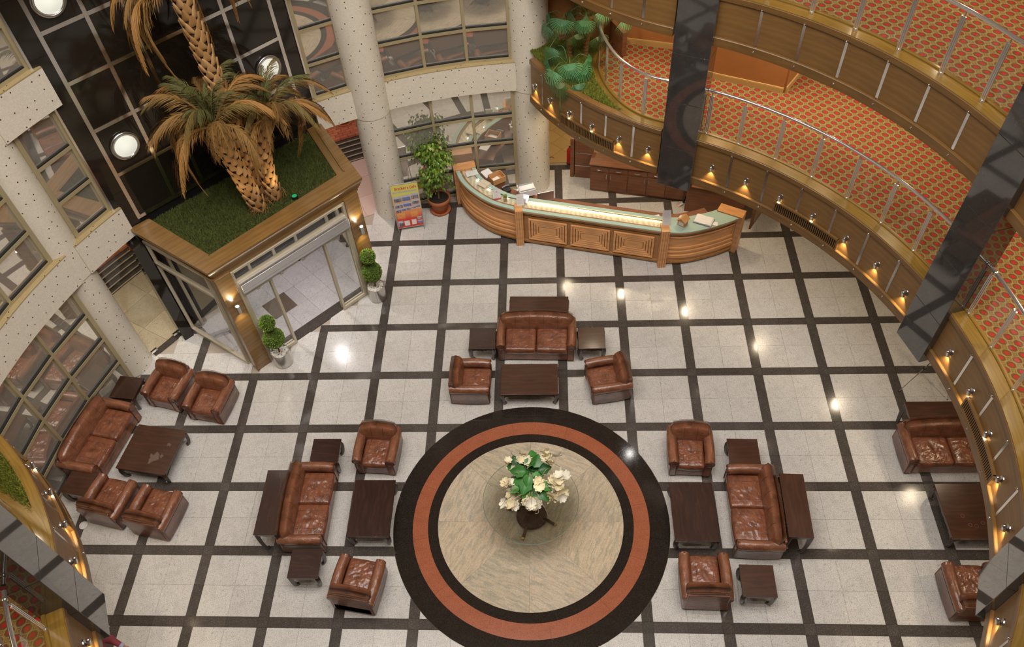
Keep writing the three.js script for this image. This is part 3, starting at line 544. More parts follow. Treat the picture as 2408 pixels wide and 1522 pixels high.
// short artificial turf: one blade shape, many copies
const tuft = (() => { const l = []; for (let i = 0; i < 5; i++) { const a = i * 1.3, g = new THREE.BufferGeometry(); g.setAttribute('position', new THREE.Float32BufferAttribute([-0.006, 0, 0, 0.006, 0, 0, 0.012 * Math.cos(a), 0.04, 0.022 * Math.sin(a * 2) + 0.01], 3)); g.setAttribute('uv', new THREE.Float32BufferAttribute([0, 0, 1, 0, 0.5, 1], 2)); g.computeVertexNormals(); l.push(place(g, 0.012 * Math.cos(a * 3), 0, 0.012 * Math.sin(a * 3), 0, a)); } return join(l); })();
function turf(label, n, pick, y, tint, group) {
  const m = []; let guard = 0;
  while (m.length < n && guard++ < n * 8) { const p = pick(); if (p) m.push(M4(V(p[0], y, p[1]), new THREE.Euler(rr(-0.5, 0.5), rr(0, 6.3), rr(-0.5, 0.5)), V(1, rr(0.7, 1.3), 1).multiplyScalar(rr(0.8, 1.5)))); }
  const o = instances('turf', tuft, std([1, 1, 1], { roughness: 0.85 }), m, scene, () => { const f = rr(0.5, 1.35); return col(tint[0] * f * rr(0.9, 1.25), tint[1] * f, tint[2] * f); });
  tag(o, label, 'grass'); return o;
}
turf('dark green artificial turf in the planter on top of the entrance box', 26000, () => { const w = rr(7.46, 9.36), t = (w - 7.46) / 1.9, u = rr(mix(-1.54, -1.87, t), mix(1.86, 2.36, t)); const q = UW(u, 0, w); return [q[0], q[2]]; }, 3.2, [0.085, 0.11, 0.018]);

// ------------------------------------------------------------------ wooden balcony fronts, railings, carpet
const AXIS = -44.85;
const A_C = [5.59, -11.94], A_R = 6.18;
// where(angle, o): o counts away from the hall. kind: main arc, side arc, or its mirror image
function where(kind, a, o) {
  if (kind === 'main') return polar(7.0 + o, a);
  const q = polar(A_R - o, a); let x = A_C[0] + q[0], z = A_C[1] + q[1];
  if (kind === 'mirror') { const ax = Math.sin(AXIS * D2R), az = -Math.cos(AXIS * D2R), d = 2 * (x * ax + z * az); [x, z] = [d * ax - x, d * az - z]; }
  return [x, z];
}
function arcPath(kind, a0, a1, o = 0, step = 1) {
  const n = Math.max(2, Math.ceil(Math.abs(a1 - a0) / step)), out = [];
  for (let i = 0; i <= n; i++) { const a = mix(a0, a1, i / n), p = where(kind, a, o), q = where(kind, a, o + 0.1); out.push({ x: p[0], z: p[1], nx: (q[0] - p[0]) * 10, nz: (q[1] - p[1]) * 10 }); }
  return out;
}
const frontYaw = (kind, a) => { const p = where(kind, a, 0), q = where(kind, a, -1); return Math.atan2(q[0] - p[0], q[1] - p[1]); };   // local +z looks into the hall
const B = (o, y) => [o, y];
function front(name, kind, a0, a1, strips, lv, grille) {
  const t = struct(name), { b, l, g, s } = lv;
  const E = [a0, ...strips, a1];
  mesh('bottom_rail', sweep([[-0.045, b], [-0.045, l - 0.012], [-0.035, l], [0.02, l], [0.1, l], [0.1, b]], arcPath(kind, a0, a1)), M.fasciaRail, t);
  mesh('top_rail', sweep([[-0.03, g + 0.006], [-0.03, s - 0.008], [-0.02, s], [0.1, s], [0.1, g]], arcPath(kind, a0, a1)), M.fasciaRail, t);
  for (let i = 0; i + 1 < E.length; i++) mesh('panel', sweep([[0, l], [0, g], [0.08, g], [0.08, l]], arcPath(kind, E[i], E[i + 1])), M.fascia, t);
  for (const a of strips) {
    const ins = grille && (a - grille[0]) * (a - grille[1]) < 0, y0 = ins ? l + 0.25 : l + 0.02, p = where(kind, a, -0.006), w = frontYaw(kind, a);
    mesh('steel_strip', box(0.048, g - 0.02 - y0, 0.012, p[0], (g - 0.02 + y0) / 2, p[1], w), M.chrome, t);
    for (const [y, o] of [[g - 0.03 + 0.04, -0.035], [l - 0.075, -0.05]]) { const q = where(kind, a, o); mesh('stud', place(new THREE.SphereGeometry(0.019, 12, 8), q[0], y, q[1]), M.chrome, t); }
  }
  if (kind !== 'main' && s < 5) { mesh('sill_board', sweep([[-0.02, s], [-0.02, s + 0.012], [0.13, s + 0.012], [0.13, s - 0.06]], arcPath(kind, a0, a1)), kind === 'side' ? M.fasciaRail : M.sill, t); return t; }
  mesh('sill_board', sweep([[-0.02, s], [-0.02, s + 0.012], [0.2, s + 0.012], [0.2, s]], arcPath(kind, a0, a1)), M.sill, t);
  mesh('sill_moulding', sweep([[0.2, s - 0.02], [0.2, s + 0.03], [0.215, s + 0.042], [0.245, s + 0.042], [0.26, s + 0.03], [0.27, s - 0.02]], arcPath(kind, a0, a1)), M.sill, t);
  return t;
}
const LV1 = { b: 3.15, l: 3.335, g: 4.14, s: 4.245 }, LV2 = { b: 6.31, l: 6.475, g: 7.14, s: 7.245 };
const six = (a, n, d = 6.22) => Array.from({ length: n }, (_, i) => a + d * i);
const SEC = [
  ['A', 'side', -116.9, -152.4, six(-121.9, 5, -6.22), [-128.6, -142.8]],
  ['B', 'main', 28.4, 71.6, six(35.1, 6), [43.9, 55.8]],
  ['C', 'main', 77.0, 109.4, six(83.5, 4, 6.35), [86.8, 98.3]],
  ['D', 'main', 114.6, 158, six(120.7, 6), null],
  ['E', 'main', -118.7, -166, six(-124.6, 7, -6.22), null],
  ['F', 'mirror', -116.9, -152.4, six(-121.9, 5, -6.22), [-128.6, -142.8]],
];
for (const [, k, a0, a1, st, gr] of SEC) { front('wall_balcony', k, a0, a1, st, LV1, gr); front('wall_balcony', k, a0, a1, st, LV2, null); }
// floor slabs with carpet, and their undersides
for (const [y, name] of [[4.2, 'lower'], [7.22, 'upper'], [10.4, 'top']]) {
  const f = struct('floor_balcony');
  const b = y - (y < 5 ? 1.05 : 0.9);
  const edge = (kind, a0, a1, o) => arcPath(kind, a0, a1, o, 2).map((p) => [p.x, p.z]);
  const solid = [
    [[...arcPts(7.08, 26.2, 160, 2), ...arcPts(12.95, 160, 26.2, 3)], 'B'],
    [[...edge('side', -116.9, -153.2, 0.08), polar(7.08, 26.2), ...arcPts(12.95, 26.2, 0.8, 3)], 'A'],
    [[...arcPts(7.08, -116, -200, 2), ...arcPts(12.95, -200, -116, 3)], 'E'],
    [[...edge('mirror', -116.9, -153.2, 0.08), polar(7.08, -116), ...arcPts(12.95, -116, -90.5, 3)], 'F'],
  ];
  for (const [poly, s] of solid) {
    mesh('soffit', slab(poly, b, b + 0.04), M.plaster, f);
    const g = slab(poly, y - 0.12, y), uv = g.attributes.uv, a = (s === 'E' || s === 'F' ? 52.4 + 75 : 52.4) * D2R;
    for (let i = 0; i < uv.count; i++) { const X = uv.getX(i), Y = uv.getY(i); uv.setXY(i, X * Math.cos(a) + Y * Math.sin(a), -X * Math.sin(a) + Y * Math.cos(a)); }
    mesh('carpet', g, M.carpet, f);
  }
  if (y > 10) mesh('edge_board', sweep([[0, 9.42], [0, 10.6], [0.15, 10.6], [0.15, 9.42]], arcPath('main', 20, 200, 0, 3)), M.fascia, f);
}
// dark stone pillars between the fronts
function pillar(a, label, h0 = 3.0) {
  const p = polar(7.08, a), t = thing('stone_pillar', label, 'pillar', [p[0], 0, p[1]], -a * D2R);
  let y = h0; const hs = [1.0, 1.05, 1.02, 1.2, 1.15, 1.15, 1.2, 1.2, 1.2, 1.2, 1.2, 1.2];
  for (const h of hs) { mesh('stone_slab', rbox(0.7, h - 0.005, 0.42, 0.006, 0, y + h / 2, 0, 0, 1), M.pilaster, t); y += h; }
  mesh('core', box(0.68, y - h0 - 0.02, 0.4, 0, (y + h0) / 2, 0), M.seamStone, t);
}
pillar(26.2, 'dark polished stone pillar between the two lower balcony curves, above the reception cabinets');
pillar(74.4, 'dark polished stone pillar on the right, reflecting the floor grid');
pillar(111.7, 'polished stone pillar at the bottom right, covering a leather armchair');
pillar(-115.9, 'polished stone pillar at the bottom left, beside the side planter');
// railings
function railing(label, kind, a0, a1, posts, y, opt = {}) {
  const t = thing('glass_railing', label, 'railing'), o = opt.o ?? 0.225, hp = opt.h ?? 0.87;
  const P = (a, yy, oo = o) => { const p = where(kind, a, oo); return V(p[0], yy, p[1]); };
  const path = []; for (let i = 0; i <= 30; i++) path.push(P(mix(a0, a1, i / 30), y + hp + 0.09, o + 0.02));
  mesh('handrail', tube(path, 0.03, 90, 12), M.steelBar, t);
  const ring2 = P(a0 + (a1 > a0 ? 1 : -1), y + hp + 0.09, o + 0.02);
  mesh('rail_collar', place(new THREE.SphereGeometry(0.042, 14, 10), ring2.x, ring2.y, ring2.z), M.steelBar, t);
  for (const a of posts) {
    const q = P(a, 0), w = frontYaw(kind, a), c = Math.cos(w), s = Math.sin(w), l = [];
    for (const k of opt.single ? [0] : [-1, 0, 1]) l.push(cyl(0.0145, 0.0145, hp, q.x + 0.03 * k * c, y + hp / 2, q.z - 0.03 * k * s, 12));
    const p = mesh('post', l, M.steelBar, t);
    mesh('post_foot', place(new THREE.SphereGeometry(0.03, 12, 8), q.x - 0 * s, y + 0.01, q.z), M.steelBar, p);
    mesh('post_bracket', rod(V(q.x, y + hp - 0.02, q.z), P(a, y + hp + 0.07, o + 0.02), 0.012), M.steelBar, p);
  }
  const E = [...posts];
  if (opt.start !== undefined) E.unshift(opt.start); if (opt.end !== undefined) E.push(opt.end);
  for (let i = 0; i + 1 < E.length; i++) {
    const a = P(E[i], 0), b = P(E[i + 1], 0), L = a.distanceTo(b) - 0.1;
    mesh('pane', place(boxUV(new THREE.PlaneGeometry(L, hp - 0.12)), (a.x + b.x) / 2, y + hp / 2 + 0.03, (a.z + b.z) / 2, 0, -Math.atan2(b.z - a.z, b.x - a.x)), M.railGlass, t);
  }
}
const Y1 = 4.26, Y2 = 7.26;
railing('glass railing with chrome posts on the lower balcony, between the two right pillars', 'main', 28, 72, [29.6, ...six(34.9, 6)], Y1, { end: 71.4 });
railing('glass railing on the lower balcony at the right edge, over the leather sofa', 'main', 77, 110, [77.8, ...six(83.3, 5, 6.35)], Y1);
railing('glass railing on the upper balcony with red carpet behind', 'main', 28, 72, six(35, 6, 6.22), Y2, { o: 0.15, start: 29, end: 71.5, h: 0.9 });
railing('glass railing on the upper balcony beyond the right stone pillar', 'main', 77, 110, six(83.3, 5), Y2, { o: 0.15, start: 77.5, h: 0.9 });
railing('glass railing on the lower balcony at the bottom right corner', 'main', 114, 158, six(115.6, 7, 6.22), Y1);
railing('glass railing on the lower balcony at the bottom left corner', 'main', -119, -166, six(-120.4, 8, -6.22), Y1);
// curved railings that bound the planters, set on their own curved sill
function planterRail(mirror, label) {
  const raw = [[1.95, -9.75], [1.66, -9.3], [1.57, -8.74], [1.69, -8.08], [1.94, -7.46], [2.38, -6.93], [2.95, -6.62]];
  const flip = (p) => { if (!mirror) return p; const ax = Math.sin(AXIS * D2R), az = -Math.cos(AXIS * D2R), d = 2 * (p[0] * ax + p[1] * az); return [d * ax - p[0], d * az - p[1]]; };
  const pts = spline(raw.map(flip), 36), path = linePath(pts, mirror ? -1 : 1);
  const inward = path.map((p) => ({ ...p }));
  const s = struct('wall_planter');
  const sg = mirror ? 1 : 1;
  mesh('sill_board', sweep([[-0.03, 4.1], [-0.03, 4.262], [0.2, 4.262], [0.2, 4.1]].map((p) => [-sg * p[0], p[1]]), inward), M.sill, s);
  mesh('sill_moulding', sweep([[-0.035, 4.1], [-0.035, 4.295], [-0.02, 4.305], [0.02, 4.305], [0.035, 4.295], [0.035, 4.1]].map((p) => [-sg * p[0], p[1]]), inward), M.sill, s);
  const t = thing('glass_railing', label, 'railing');
  mesh('handrail', tube(pts.map((p) => V(p[0], 5.21, p[1])), 0.03, 90, 12), M.steelBar, t);
  const C = new THREE.CatmullRomCurve3(raw.map((p) => { const q = flip(p); return V(q[0], 0, q[1]); }), false, 'centripetal');
  const ps = [0, 1 / 6, 2 / 6, 3 / 6, 4 / 6, 5 / 6].map((u) => [C.getPoint(u), C.getTangent(u)]);
  ps.forEach(([q, d], i) => {
    const l = []; for (const k of [-1, 0, 1]) l.push(cyl(0.0145, 0.0145, 0.87, q.x + 0.03 * k * d.x, 4.26 + 0.435, q.z + 0.03 * k * d.z, 12));
    const p = mesh('post', l, M.steelBar, t); mesh('post_foot', place(new THREE.SphereGeometry(0.03, 12, 8), q.x, 4.275, q.z), M.steelBar, p);
    const b = i < 5 ? ps[i + 1][0] : C.getPoint(0.99), L = q.distanceTo(b) - 0.09;
    mesh('pane', place(boxUV(new THREE.PlaneGeometry(L, 0.75)), (q.x + b.x) / 2, 4.72, (q.z + b.z) / 2, 0, -Math.atan2(b.z - q.z, b.x - q.x)), M.railGlass, t);
  });
  return { pts, flip };
}
const rail1 = planterRail(false, 'curved glass railing beside the fan palm planter');
const rail2 = planterRail(true, 'curved glass railing beside the turf planter at the left edge');
// turf between the balcony front and those railings
function inPlanter(p, mirror) {                                  // p in the unmirrored frame
  const d = Math.hypot(p[0] - A_C[0], p[1] - A_C[1]); if (d > A_R - 0.15) return false;
  const raw = [[1.8, -9.9], [1.5, -9.3], [1.41, -8.74], [1.53, -8.08], [1.77, -7.44], [2.12, -6.9], [2.4, -6.7]];
  for (let i = 0; i + 1 < raw.length; i++) { const a = raw[i], b = raw[i + 1]; if ((p[1] - a[1]) * (p[1] - b[1]) <= 0) { const x = mix(a[0], b[0], (p[1] - a[1]) / (b[1] - a[1])); return p[0] < x; } }
  return false;
}
for (const mirror of [false, true]) {
  turf(mirror ? 'green artificial turf in the planter at the left edge of the photo' : 'green artificial turf in the balcony planter under the fan palms', 14000, () => { const p = [rr(0.0, 2.4), rr(-9.85, -6.6)]; return inPlanter(p) ? (mirror ? rail2.flip(p) : p) : null; }, 4.24, [0.17, 0.2, 0.02]);
}
// orange back walls of the balconies with pale skirting
{
  const w = struct('wall_back');
  const pl = [[0.45, -10.3], [2.0, -9.82], [3.3, -9.42], [3.56, -8.47], [5.31, -7.64], [5.84, -8.42], [6.6, -9.6]];
  for (const [y0, y1] of [[4.2, 6.34], [7.22, 9.45]]) for (let i = 0; i + 1 < pl.length; i++) {
    const a = V(pl[i][0], (y0 + y1) / 2, pl[i][1]), b = V(pl[i + 1][0], (y0 + y1) / 2, pl[i + 1][1]);
    mesh('wall_face', bar(a, b, 0.08, y1 - y0), M.orange, w);
    const n = V(-(b.z - a.z), 0, b.x - a.x).normalize().multiplyScalar(0.05);
    if (i > 0) { mesh('skirting', bar(a.clone().add(n).setY(y0 + 0.06), b.clone().add(n).setY(y0 + 0.06), 0.03, 0.12), M.skirting, w); mesh('skirting_bead', bar(a.clone().add(n).setY(y0 + 0.125), b.clone().add(n).setY(y0 + 0.125), 0.02, 0.02), M.skirting, w); }
  }
  const c = [[...arcPts(12.9, 34, 160, 4)]];
  mesh('far_wall', sweep([[0, 4.2], [0, 9.45], [0.1, 9.45], [0.1, 4.2]], c[0].map((p) => ({ x: p[0], z: p[1], nx: p[0] / 12.9, nz: p[1] / 12.9 }))), M.orange, w);
  // dark newel where the curved railing meets the stair
  mesh('newel_block', box(0.1, 0.55, 0.62, 2.02, 4.5, -9.45, 0.4), M.cabinet, w);
  mesh('stair_string', [bar(V(1.0, 4.75, -10.05), V(2.6, 5.75, -9.58), 0.06, 0.12), bar(V(1.0, 5.05, -10.05), V(2.6, 6.05, -9.58), 0.05, 0.05)], M.sill, w);
}
// downlights under the balconies
{
  let first = null; const group = 'round downlights under the balcony ceilings';
  const put = (r, a, y, I) => {
    const p = polar(r, a);
    if (!first) { first = thing('soffit_lamp', 'small round downlight in the underside of a balcony', 'lamp', [p[0], y, p[1]], 0, group); mesh('trim_ring', place(new THREE.TorusGeometry(0.08, 0.012, 8, 18), 0, 0, 0, Math.PI / 2), M.chrome, first); mesh('lens', cyl(0.072, 0.072, 0.012, 0, 0, 0), new THREE.MeshStandardMaterial({ color: 0xffffff, emissive: col(1, 0.9, 0.75), emissiveIntensity: 8 }), first); }
    else copy(first, [p[0], y, p[1]], 0, first.userData.label, group);
    spot([p[0], y - 0.03, p[1]], [p[0], y - 3, p[1]], I, WARM, 66 * D2R, 0.6, 3);
  };
  for (const [x, z] of [[1.7, -8.2], [2.6, -9.0], [4.2, -8.0], [4.9, -7.4], [5.5, -6.8], [6.1, -6.2], [7.5, -7.1], [8.1, -6.1], [7.1, -4.8], [9, -3.8], [9.3, -2.7], [7.9, -1.6], [9.3, -1.5], [7.9, -0.7], [9.3, -0.2], [6.7, -8.1], [8.6, 1.2], [7.8, 2.2], [3.0, -7.6]]) put(Math.hypot(x, z), Math.atan2(x, -z) / D2R, 6.28, I_DECK);
  for (const a of [34, 44, 54, 64, 74, 90]) { put(8.5, a, 9.4, I_DECK); put(10.4, a + 5, 9.4, I_DECK); }
  for (const a of [-100, -120, -135]) put(8.4, a, 6.28, I_DECK);
  for (const a of [6, 16, 28, 42, 58, 76, 95, 115, -105, -125]) put(9.0, a, 3.13, I_DECK * 1.1);
  put(11.7, 6, 3.13, I_DECK * 1.6); put(9.2, 22, 3.13, I_DECK);
}
// small spotlights on the lower front
{
  let proto = null;
  const lamp = (kind, a, label) => {
    const p = where(kind, a, 0), w = frontYaw(kind, a), pos = [p[0], 3.69, p[1]];
    if (!proto) {
      proto = thing('wall_spotlight', label, 'lamp', pos, w);
      mesh('base_plate', place(new THREE.CylinderGeometry(0.055, 0.06, 0.014, 24), 0, 0.02, 0.007, Math.PI / 2), M.brushed, proto);
      mesh('lamp_head', [place(new THREE.CylinderGeometry(0.032, 0.032, 0.11, 20), 0, 0.0, 0.055, 0.32), place(new THREE.SphereGeometry(0.032, 18, 10), 0, 0.052, 0.072)], M.brushed, proto);
      mesh('lens', place(new THREE.CylinderGeometry(0.026, 0.026, 0.004, 16), 0, -0.054, 0.037, 0.32), new THREE.MeshStandardMaterial({ color: 0xffffff, emissive: col(1, 0.86, 0.62), emissiveIntensity: 14 }), proto);
    } else copy(proto, pos, w, label);
    const q = where(kind, a, -0.045), r = where(kind, a, -0.005);
    spot([q[0], 3.622, q[1]], [r[0], 3.3, r[1]], I_SPOT, [1, 0.76, 0.45], 40 * D2R, 0.75, 0.4);
  };
  [-119.1, -125.0, -131.1, -137.3, -143.8, -150.1].forEach((a, i) => lamp('side', a, ordinal(i) + ' small chrome spotlight from the white column on the left lower balcony curve'));
  [32.1, 38.2, 44.4, 50.5, 56.8, 63.1, 69.2].forEach((a, i) => lamp('main', a, ordinal(i) + ' small chrome spotlight right of the middle stone pillar on the lower balcony front'));
  [80.3, 86.6, 93.0, 99.3, 105.7].forEach((a, i) => lamp('main', a, ordinal(i) + ' small chrome spotlight below the right stone pillar on the lower balcony front'));
  [117.3, 123.8].forEach((a, i) => lamp('main', a, ordinal(i) + ' small chrome spotlight below the bottom right stone pillar'));
  [-121.5, -127.7].forEach((a, i) => lamp('main', a, ordinal(i) + ' small chrome spotlight below the bottom left stone pillar'));
  [-131.1, -137.3, -143.8, -150.1].forEach((a, i) => lamp('mirror', a, ordinal(3 - i) + ' small chrome spotlight up from the bottom left pillar on the left balcony front'));
}
// air grilles
function grille(kind, a0, a1, label) {
  const t = thing('air_grille', label, 'vent'), y0 = 3.27, y1 = 3.58, f = 0.035;
  const fr = [[-0.05, 0], [-0.05, f], [0.02, f], [0.02, 0]];
  mesh('frame', [sweep(fr.map((p) => [p[0], y0 + p[1]]), arcPath(kind, a0, a1)), sweep(fr.map((p) => [p[0], y1 - f + p[1]]), arcPath(kind, a0, a1)), ...[a0, a1].map((a) => { const p = where(kind, a, -0.015); return box(0.035, y1 - y0, 0.07, p[0], (y0 + y1) / 2, p[1], frontYaw(kind, a)); })], M.fasciaRail, t);
  const sl = [], n = 34; for (let i = 1; i < n; i++) { const a = mix(a0, a1, i / n), p = where(kind, a, -0.03); sl.push(box(0.015, y1 - y0 - 0.06, 0.03, p[0], (y0 + y1) / 2, p[1], frontYaw(kind, a))); }
  const s = mesh('slats', sl, M.fasciaRail, t); s.userData.kind = 'stuff';
  mesh('dark_back', sweep([[-0.006, y0], [-0.006, y1], [-0.003, y1], [-0.003, y0]], arcPath(kind, a0, a1)), M.black, t);
}
grille('side', -128.6, -142.8, 'long slatted wooden air grille on the left balcony curve above the reception');
grille('main', 43.9, 55.8, 'long slatted wooden air grille between the middle and right stone pillars');
grille('main', 86.8, 98.3, 'long slatted wooden air grille above the sofa at the right edge');
grille('mirror', -128.6, -142.8, 'slatted wooden air grille on the left balcony front beside the end table');

// ------------------------------------------------------------------ leather sofas and armchairs (local +z is the front)
function puff(w, h, d, r, dome, wr, n = 26) {      // a soft cushion: rounded block with a domed, creased top
  const g = new THREE.BoxGeometry(w, h, d, n, 6, n), p = g.attributes.position, v = V(0, 0, 0);
  for (let i = 0; i < p.count; i++) {
    v.fromBufferAttribute(p, i);
    const q = V(clamp(v.x, -w / 2 + r, w / 2 - r), clamp(v.y, -h / 2 + r, h / 2 - r), clamp(v.z, -d / 2 + r, d / 2 - r)), k = v.clone().sub(q);
    if (k.lengthSq() > 1e-9) v.copy(q.add(k.normalize().multiplyScalar(r)));
    const X = v.x / (w / 2), Z = v.z / (d / 2);
    if (v.y > 0) { const e = (1 - X * X) * (1 - Z * Z); v.y += dome * Math.sqrt(Math.max(0, e)) + (wr ? wr(v.x, v.z) * Math.min(1, 3 * Math.max(0, e)) : 0); }
    if (v.z > 0) v.z += 0.018 * (1 - X * X) * (1 - Math.pow(v.y / (h / 2), 2) * 0.6);
    p.setXYZ(i, v.x, v.y, v.z);
  }
  g.computeVertexNormals(); const t = boxUV(g); return t;
}
function smoothNormals(g) {                          // weld by position so that soft shapes shade softly
  const p = g.attributes.position, n = g.attributes.normal, m = new Map(), k = (i) => Math.round(p.getX(i) * 2e3) + ',' + Math.round(p.getY(i) * 2e3) + ',' + Math.round(p.getZ(i) * 2e3);
  const f = new THREE.Vector3(), a = V(0, 0, 0), b = V(0, 0, 0), c = V(0, 0, 0);
  for (let i = 0; i < p.count; i += 3) { a.fromBufferAttribute(p, i); b.fromBufferAttribute(p, i + 1); c.fromBufferAttribute(p, i + 2); f.subVectors(b, a).cross(c.clone().sub(a)); for (let j = 0; j < 3; j++) { const q = k(i + j); (m.get(q) ?? m.set(q, V(0, 0, 0)).get(q)).add(f); } }
  for (let i = 0; i < p.count; i++) { const q = m.get(k(i)).clone().normalize(); n.setXYZ(i, q.x, q.y, q.z); }
  return g;
}
const creases = (s, cx, cz, amp) => (x, z) => {
  const dx = x - cx, dz = z - cz, r = Math.hypot(dx, dz), a = Math.atan2(dz, dx), n = fbm(x * 0.9 + 0.5, z * 0.9 + 0.5, 6, s);
  const rad = Math.sin(a * 9 + 5 * n + s) * smooth(0.03, 0.12, r) * smooth(0.34, 0.1, r), fold = 1 - Math.abs(2 * vn(x * 16 + 4 * n, z * 7 + 2 * n, 64, s + 3) - 1);
  return amp * (rad * 0.28 + 1.5 * Math.pow(fold, 3) * smooth(0.4, 0.05, r) + 0.7 * Math.pow(1 - Math.abs(2 * vn(x * 9 + 3 * n + 7, z * 22 + 5 * n, 64, s + 9) - 1), 4) - 0.5) - 0.014 * smooth(0.28, 0, r);
};
function armGeo(side, D) {                           // rolled arm: a section swept from back to front
  const prof = [[-0.075, 0.06], [-0.075, 0.44]];
  for (let i = 0; i <= 14; i++) { const a = Math.PI * (1.12 - 1.3 * i / 14); prof.push([0.012 + 0.1 * Math.cos(a), 0.5 + 0.1 * Math.sin(a)]); }
  prof.push([0.072, 0.42], [0.072, 0.06]);
  const pts = prof.map((p) => [p[0] * side, p[1]]);
  const path = []; const N = 16; for (let i = 0; i <= N; i++) { const t = i / N, z = mix(-D / 2 + 0.03, D / 2 - 0.03, t); path.push({ x: side * 0.018 * Math.sin(t * 3.1), z, nx: 1, nz: 0 }); }
  const g = sweep(pts, path), p = g.attributes.position;
  for (let i = 0; i < p.count; i++) { const t = (p.getZ(i) + D / 2) / D, y = p.getY(i); if (y > 0.4) p.setY(i, y + 0.012 * Math.sin(t * 3.1) + 0.0035 * Math.sin(p.getZ(i) * 110 + 3 * Math.sin(p.getZ(i) * 37)) * smooth(0.5, 0.62, y)); }
  g.computeVertexNormals(); return smoothNormals(g);
}
function backGeo(W, lean, crown) {                   // camel back: crest rises to the middle
  const nx = 34, ny = 12, D = 0.2;
  const top = (x) => { const t = Math.abs(x) / (W / 2); return 0.78 + crown * Math.pow(Math.cos(Math.min(1, t) * Math.PI / 2), 0.9) - 0.07 * smooth(0.9, 1, t); };
  const half = (f) => grid(nx, ny, (u, v) => {
    const x = (u - 0.5) * W, t = top(x), y = mix(0.3, t, v), e = Math.min(1, Math.min(u, 1 - u) * 14), k = Math.min(1, (1 - v) * 5);
    const th = D / 2 * Math.sqrt(1 - (1 - e) * (1 - e)) * Math.sqrt(1 - (1 - k) * (1 - k)) + (f > 0 ? 0.03 * Math.sin(Math.PI * v) * e : 0);
    return V(x * (1 - 0.03 * (1 - v)), y, f * th - lean * (y - 0.3));
  }, 1);
  const list = [half(1), half(-1)].map((g) => g.toNonIndexed());
  list.forEach((g) => { const p = g.attributes.position, uv = g.attributes.uv; for (let i = 0; i < uv.count; i++) uv.setXY(i, p.getX(i), p.getY(i)); });
  return { g: join(list), top };
}
function makeSeat(name, label, cat, W, seats, s) {
  const D = 0.9, t = thing(name, label, cat);
  mesh('base', rbox(W - 0.16, 0.26, D - 0.06, 0.02, 0, 0.19, -0.01), M.leather, t);
  const f = []; for (const x of [-1, 1]) for (const z of [-1, 1]) mesh('foot', box(0.09, 0.06, 0.09, x * (W / 2 - 0.12), 0.03, z * (D / 2 - 0.1)), M.black, t);
  for (const sd of [-1, 1]) {
    const a = mesh('arm', armGeo(sd, D), M.leather, t); a.position.x = sd * (W / 2 - 0.11);
    const sc = []; for (let i = 0; i <= 20; i++) { const q = i / 20 * 2 * Math.PI * 0.86 - 0.4; sc.push(V(sd * (0.012 + 0.085 * Math.cos(q)), 0.505 + 0.085 * Math.sin(q), D / 2 - 0.025)); }
    mesh('arm_piping', [tube(sc, 0.009, 30, 6), tube([V(sd * 0.06, 0.42, D / 2 - 0.027), V(sd * 0.062, 0.08, D / 2 - 0.027)], 0.008, 4, 6), tube([V(-sd * 0.062, 0.43, D / 2 - 0.027), V(-sd * 0.062, 0.08, D / 2 - 0.027)], 0.008, 4, 6)], M.leatherDark, a);
    mesh('arm_seam', tube([0, 1, 2, 3, 4].map((i) => V(sd * 0.105 - 0.0 * i, 0.43, mix(-D / 2 + 0.05, D / 2 - 0.05, i / 4))), 0.004, 8, 5), M.seam, a);
  }
  const bw = W - 0.1, { g, top } = backGeo(bw, 0.14, 0.08), back = mesh('backrest', smoothNormals(g), M.leather, t); back.position.z = -D / 2 + 0.2;
  for (let i = 1; i <= seats * 2; i++) { const x = (i / (seats * 2 + 1) - 0.5) * bw * 0.96, pts = []; for (let k = 0; k <= 10; k++) { const v = k / 10 * 0.93, y = mix(0.32, top(x), v), kk = Math.min(1, (1 - v) * 5); pts.push(V(x, y, 0.1 * Math.sqrt(1 - (1 - kk) * (1 - kk)) + 0.03 * Math.sin(Math.PI * v) - 0.14 * (y - 0.3) - 0.0015)); } mesh('back_seam', tube(pts, 0.0035, 20, 5), M.seam, back); }
  mesh('back_panel', [rbox(W - 0.15, 0.64, 0.05, 0.02, 0, 0.37, -D / 2 + 0.045)], M.leather, t);
  const nails = []; for (let i = 0; i <= 26 * seats + 10; i++) { const x = mix(-bw / 2 + 0.05, bw / 2 - 0.05, i / (26 * seats + 10)), y = top(x) - 0.02; nails.push(place(new THREE.SphereGeometry(0.008, 6, 4), x, y, -0.078 - 0.14 * (y - 0.3))); }
  const nt = mesh('stitched_trim', nails, M.nail, back); nt.userData.kind = 'stuff';
  const sw = (W - 0.34) / seats;
  for (let i = 0; i < seats; i++) {
    const x = (i - (seats - 1) / 2) * sw, q = smoothNormals(puff(sw - 0.006, 0.17, 0.66, 0.045, 0.035, creases(s + 3 * i, 0.02 - 0.04 * i, 0.06, 0.014)));
    const c = mesh('seat_cushion', q, M.leatherSeat, t); c.position.set(x, 0.36, 0.1);
    mesh('cushion_seam', [-1, 1].map((k) => tube([0, 1, 2, 3, 4, 5, 6].map((j) => { const z = mix(-0.3, 0.3, j / 6); return V(k * sw * 0.27, 0.083 + 0.033 * Math.sqrt(Math.max(0, (1 - 0.29) * (1 - z * z / 0.1089))), z); }), 0.003, 14, 5)), M.seam, c);
  }
  return t;
}
const CH = 'brown leather armchair ', SO = 'two-seat brown leather sofa ';
const chairA = makeSeat('armchair', CH + 'left of the sofa in the group nearest the reception desk', 'armchair', 0.88, 1, 5);
const chairB = makeSeat('armchair', CH + 'right of the sofa nearest the reception desk, turned at an angle', 'armchair', 0.88, 1, 17);
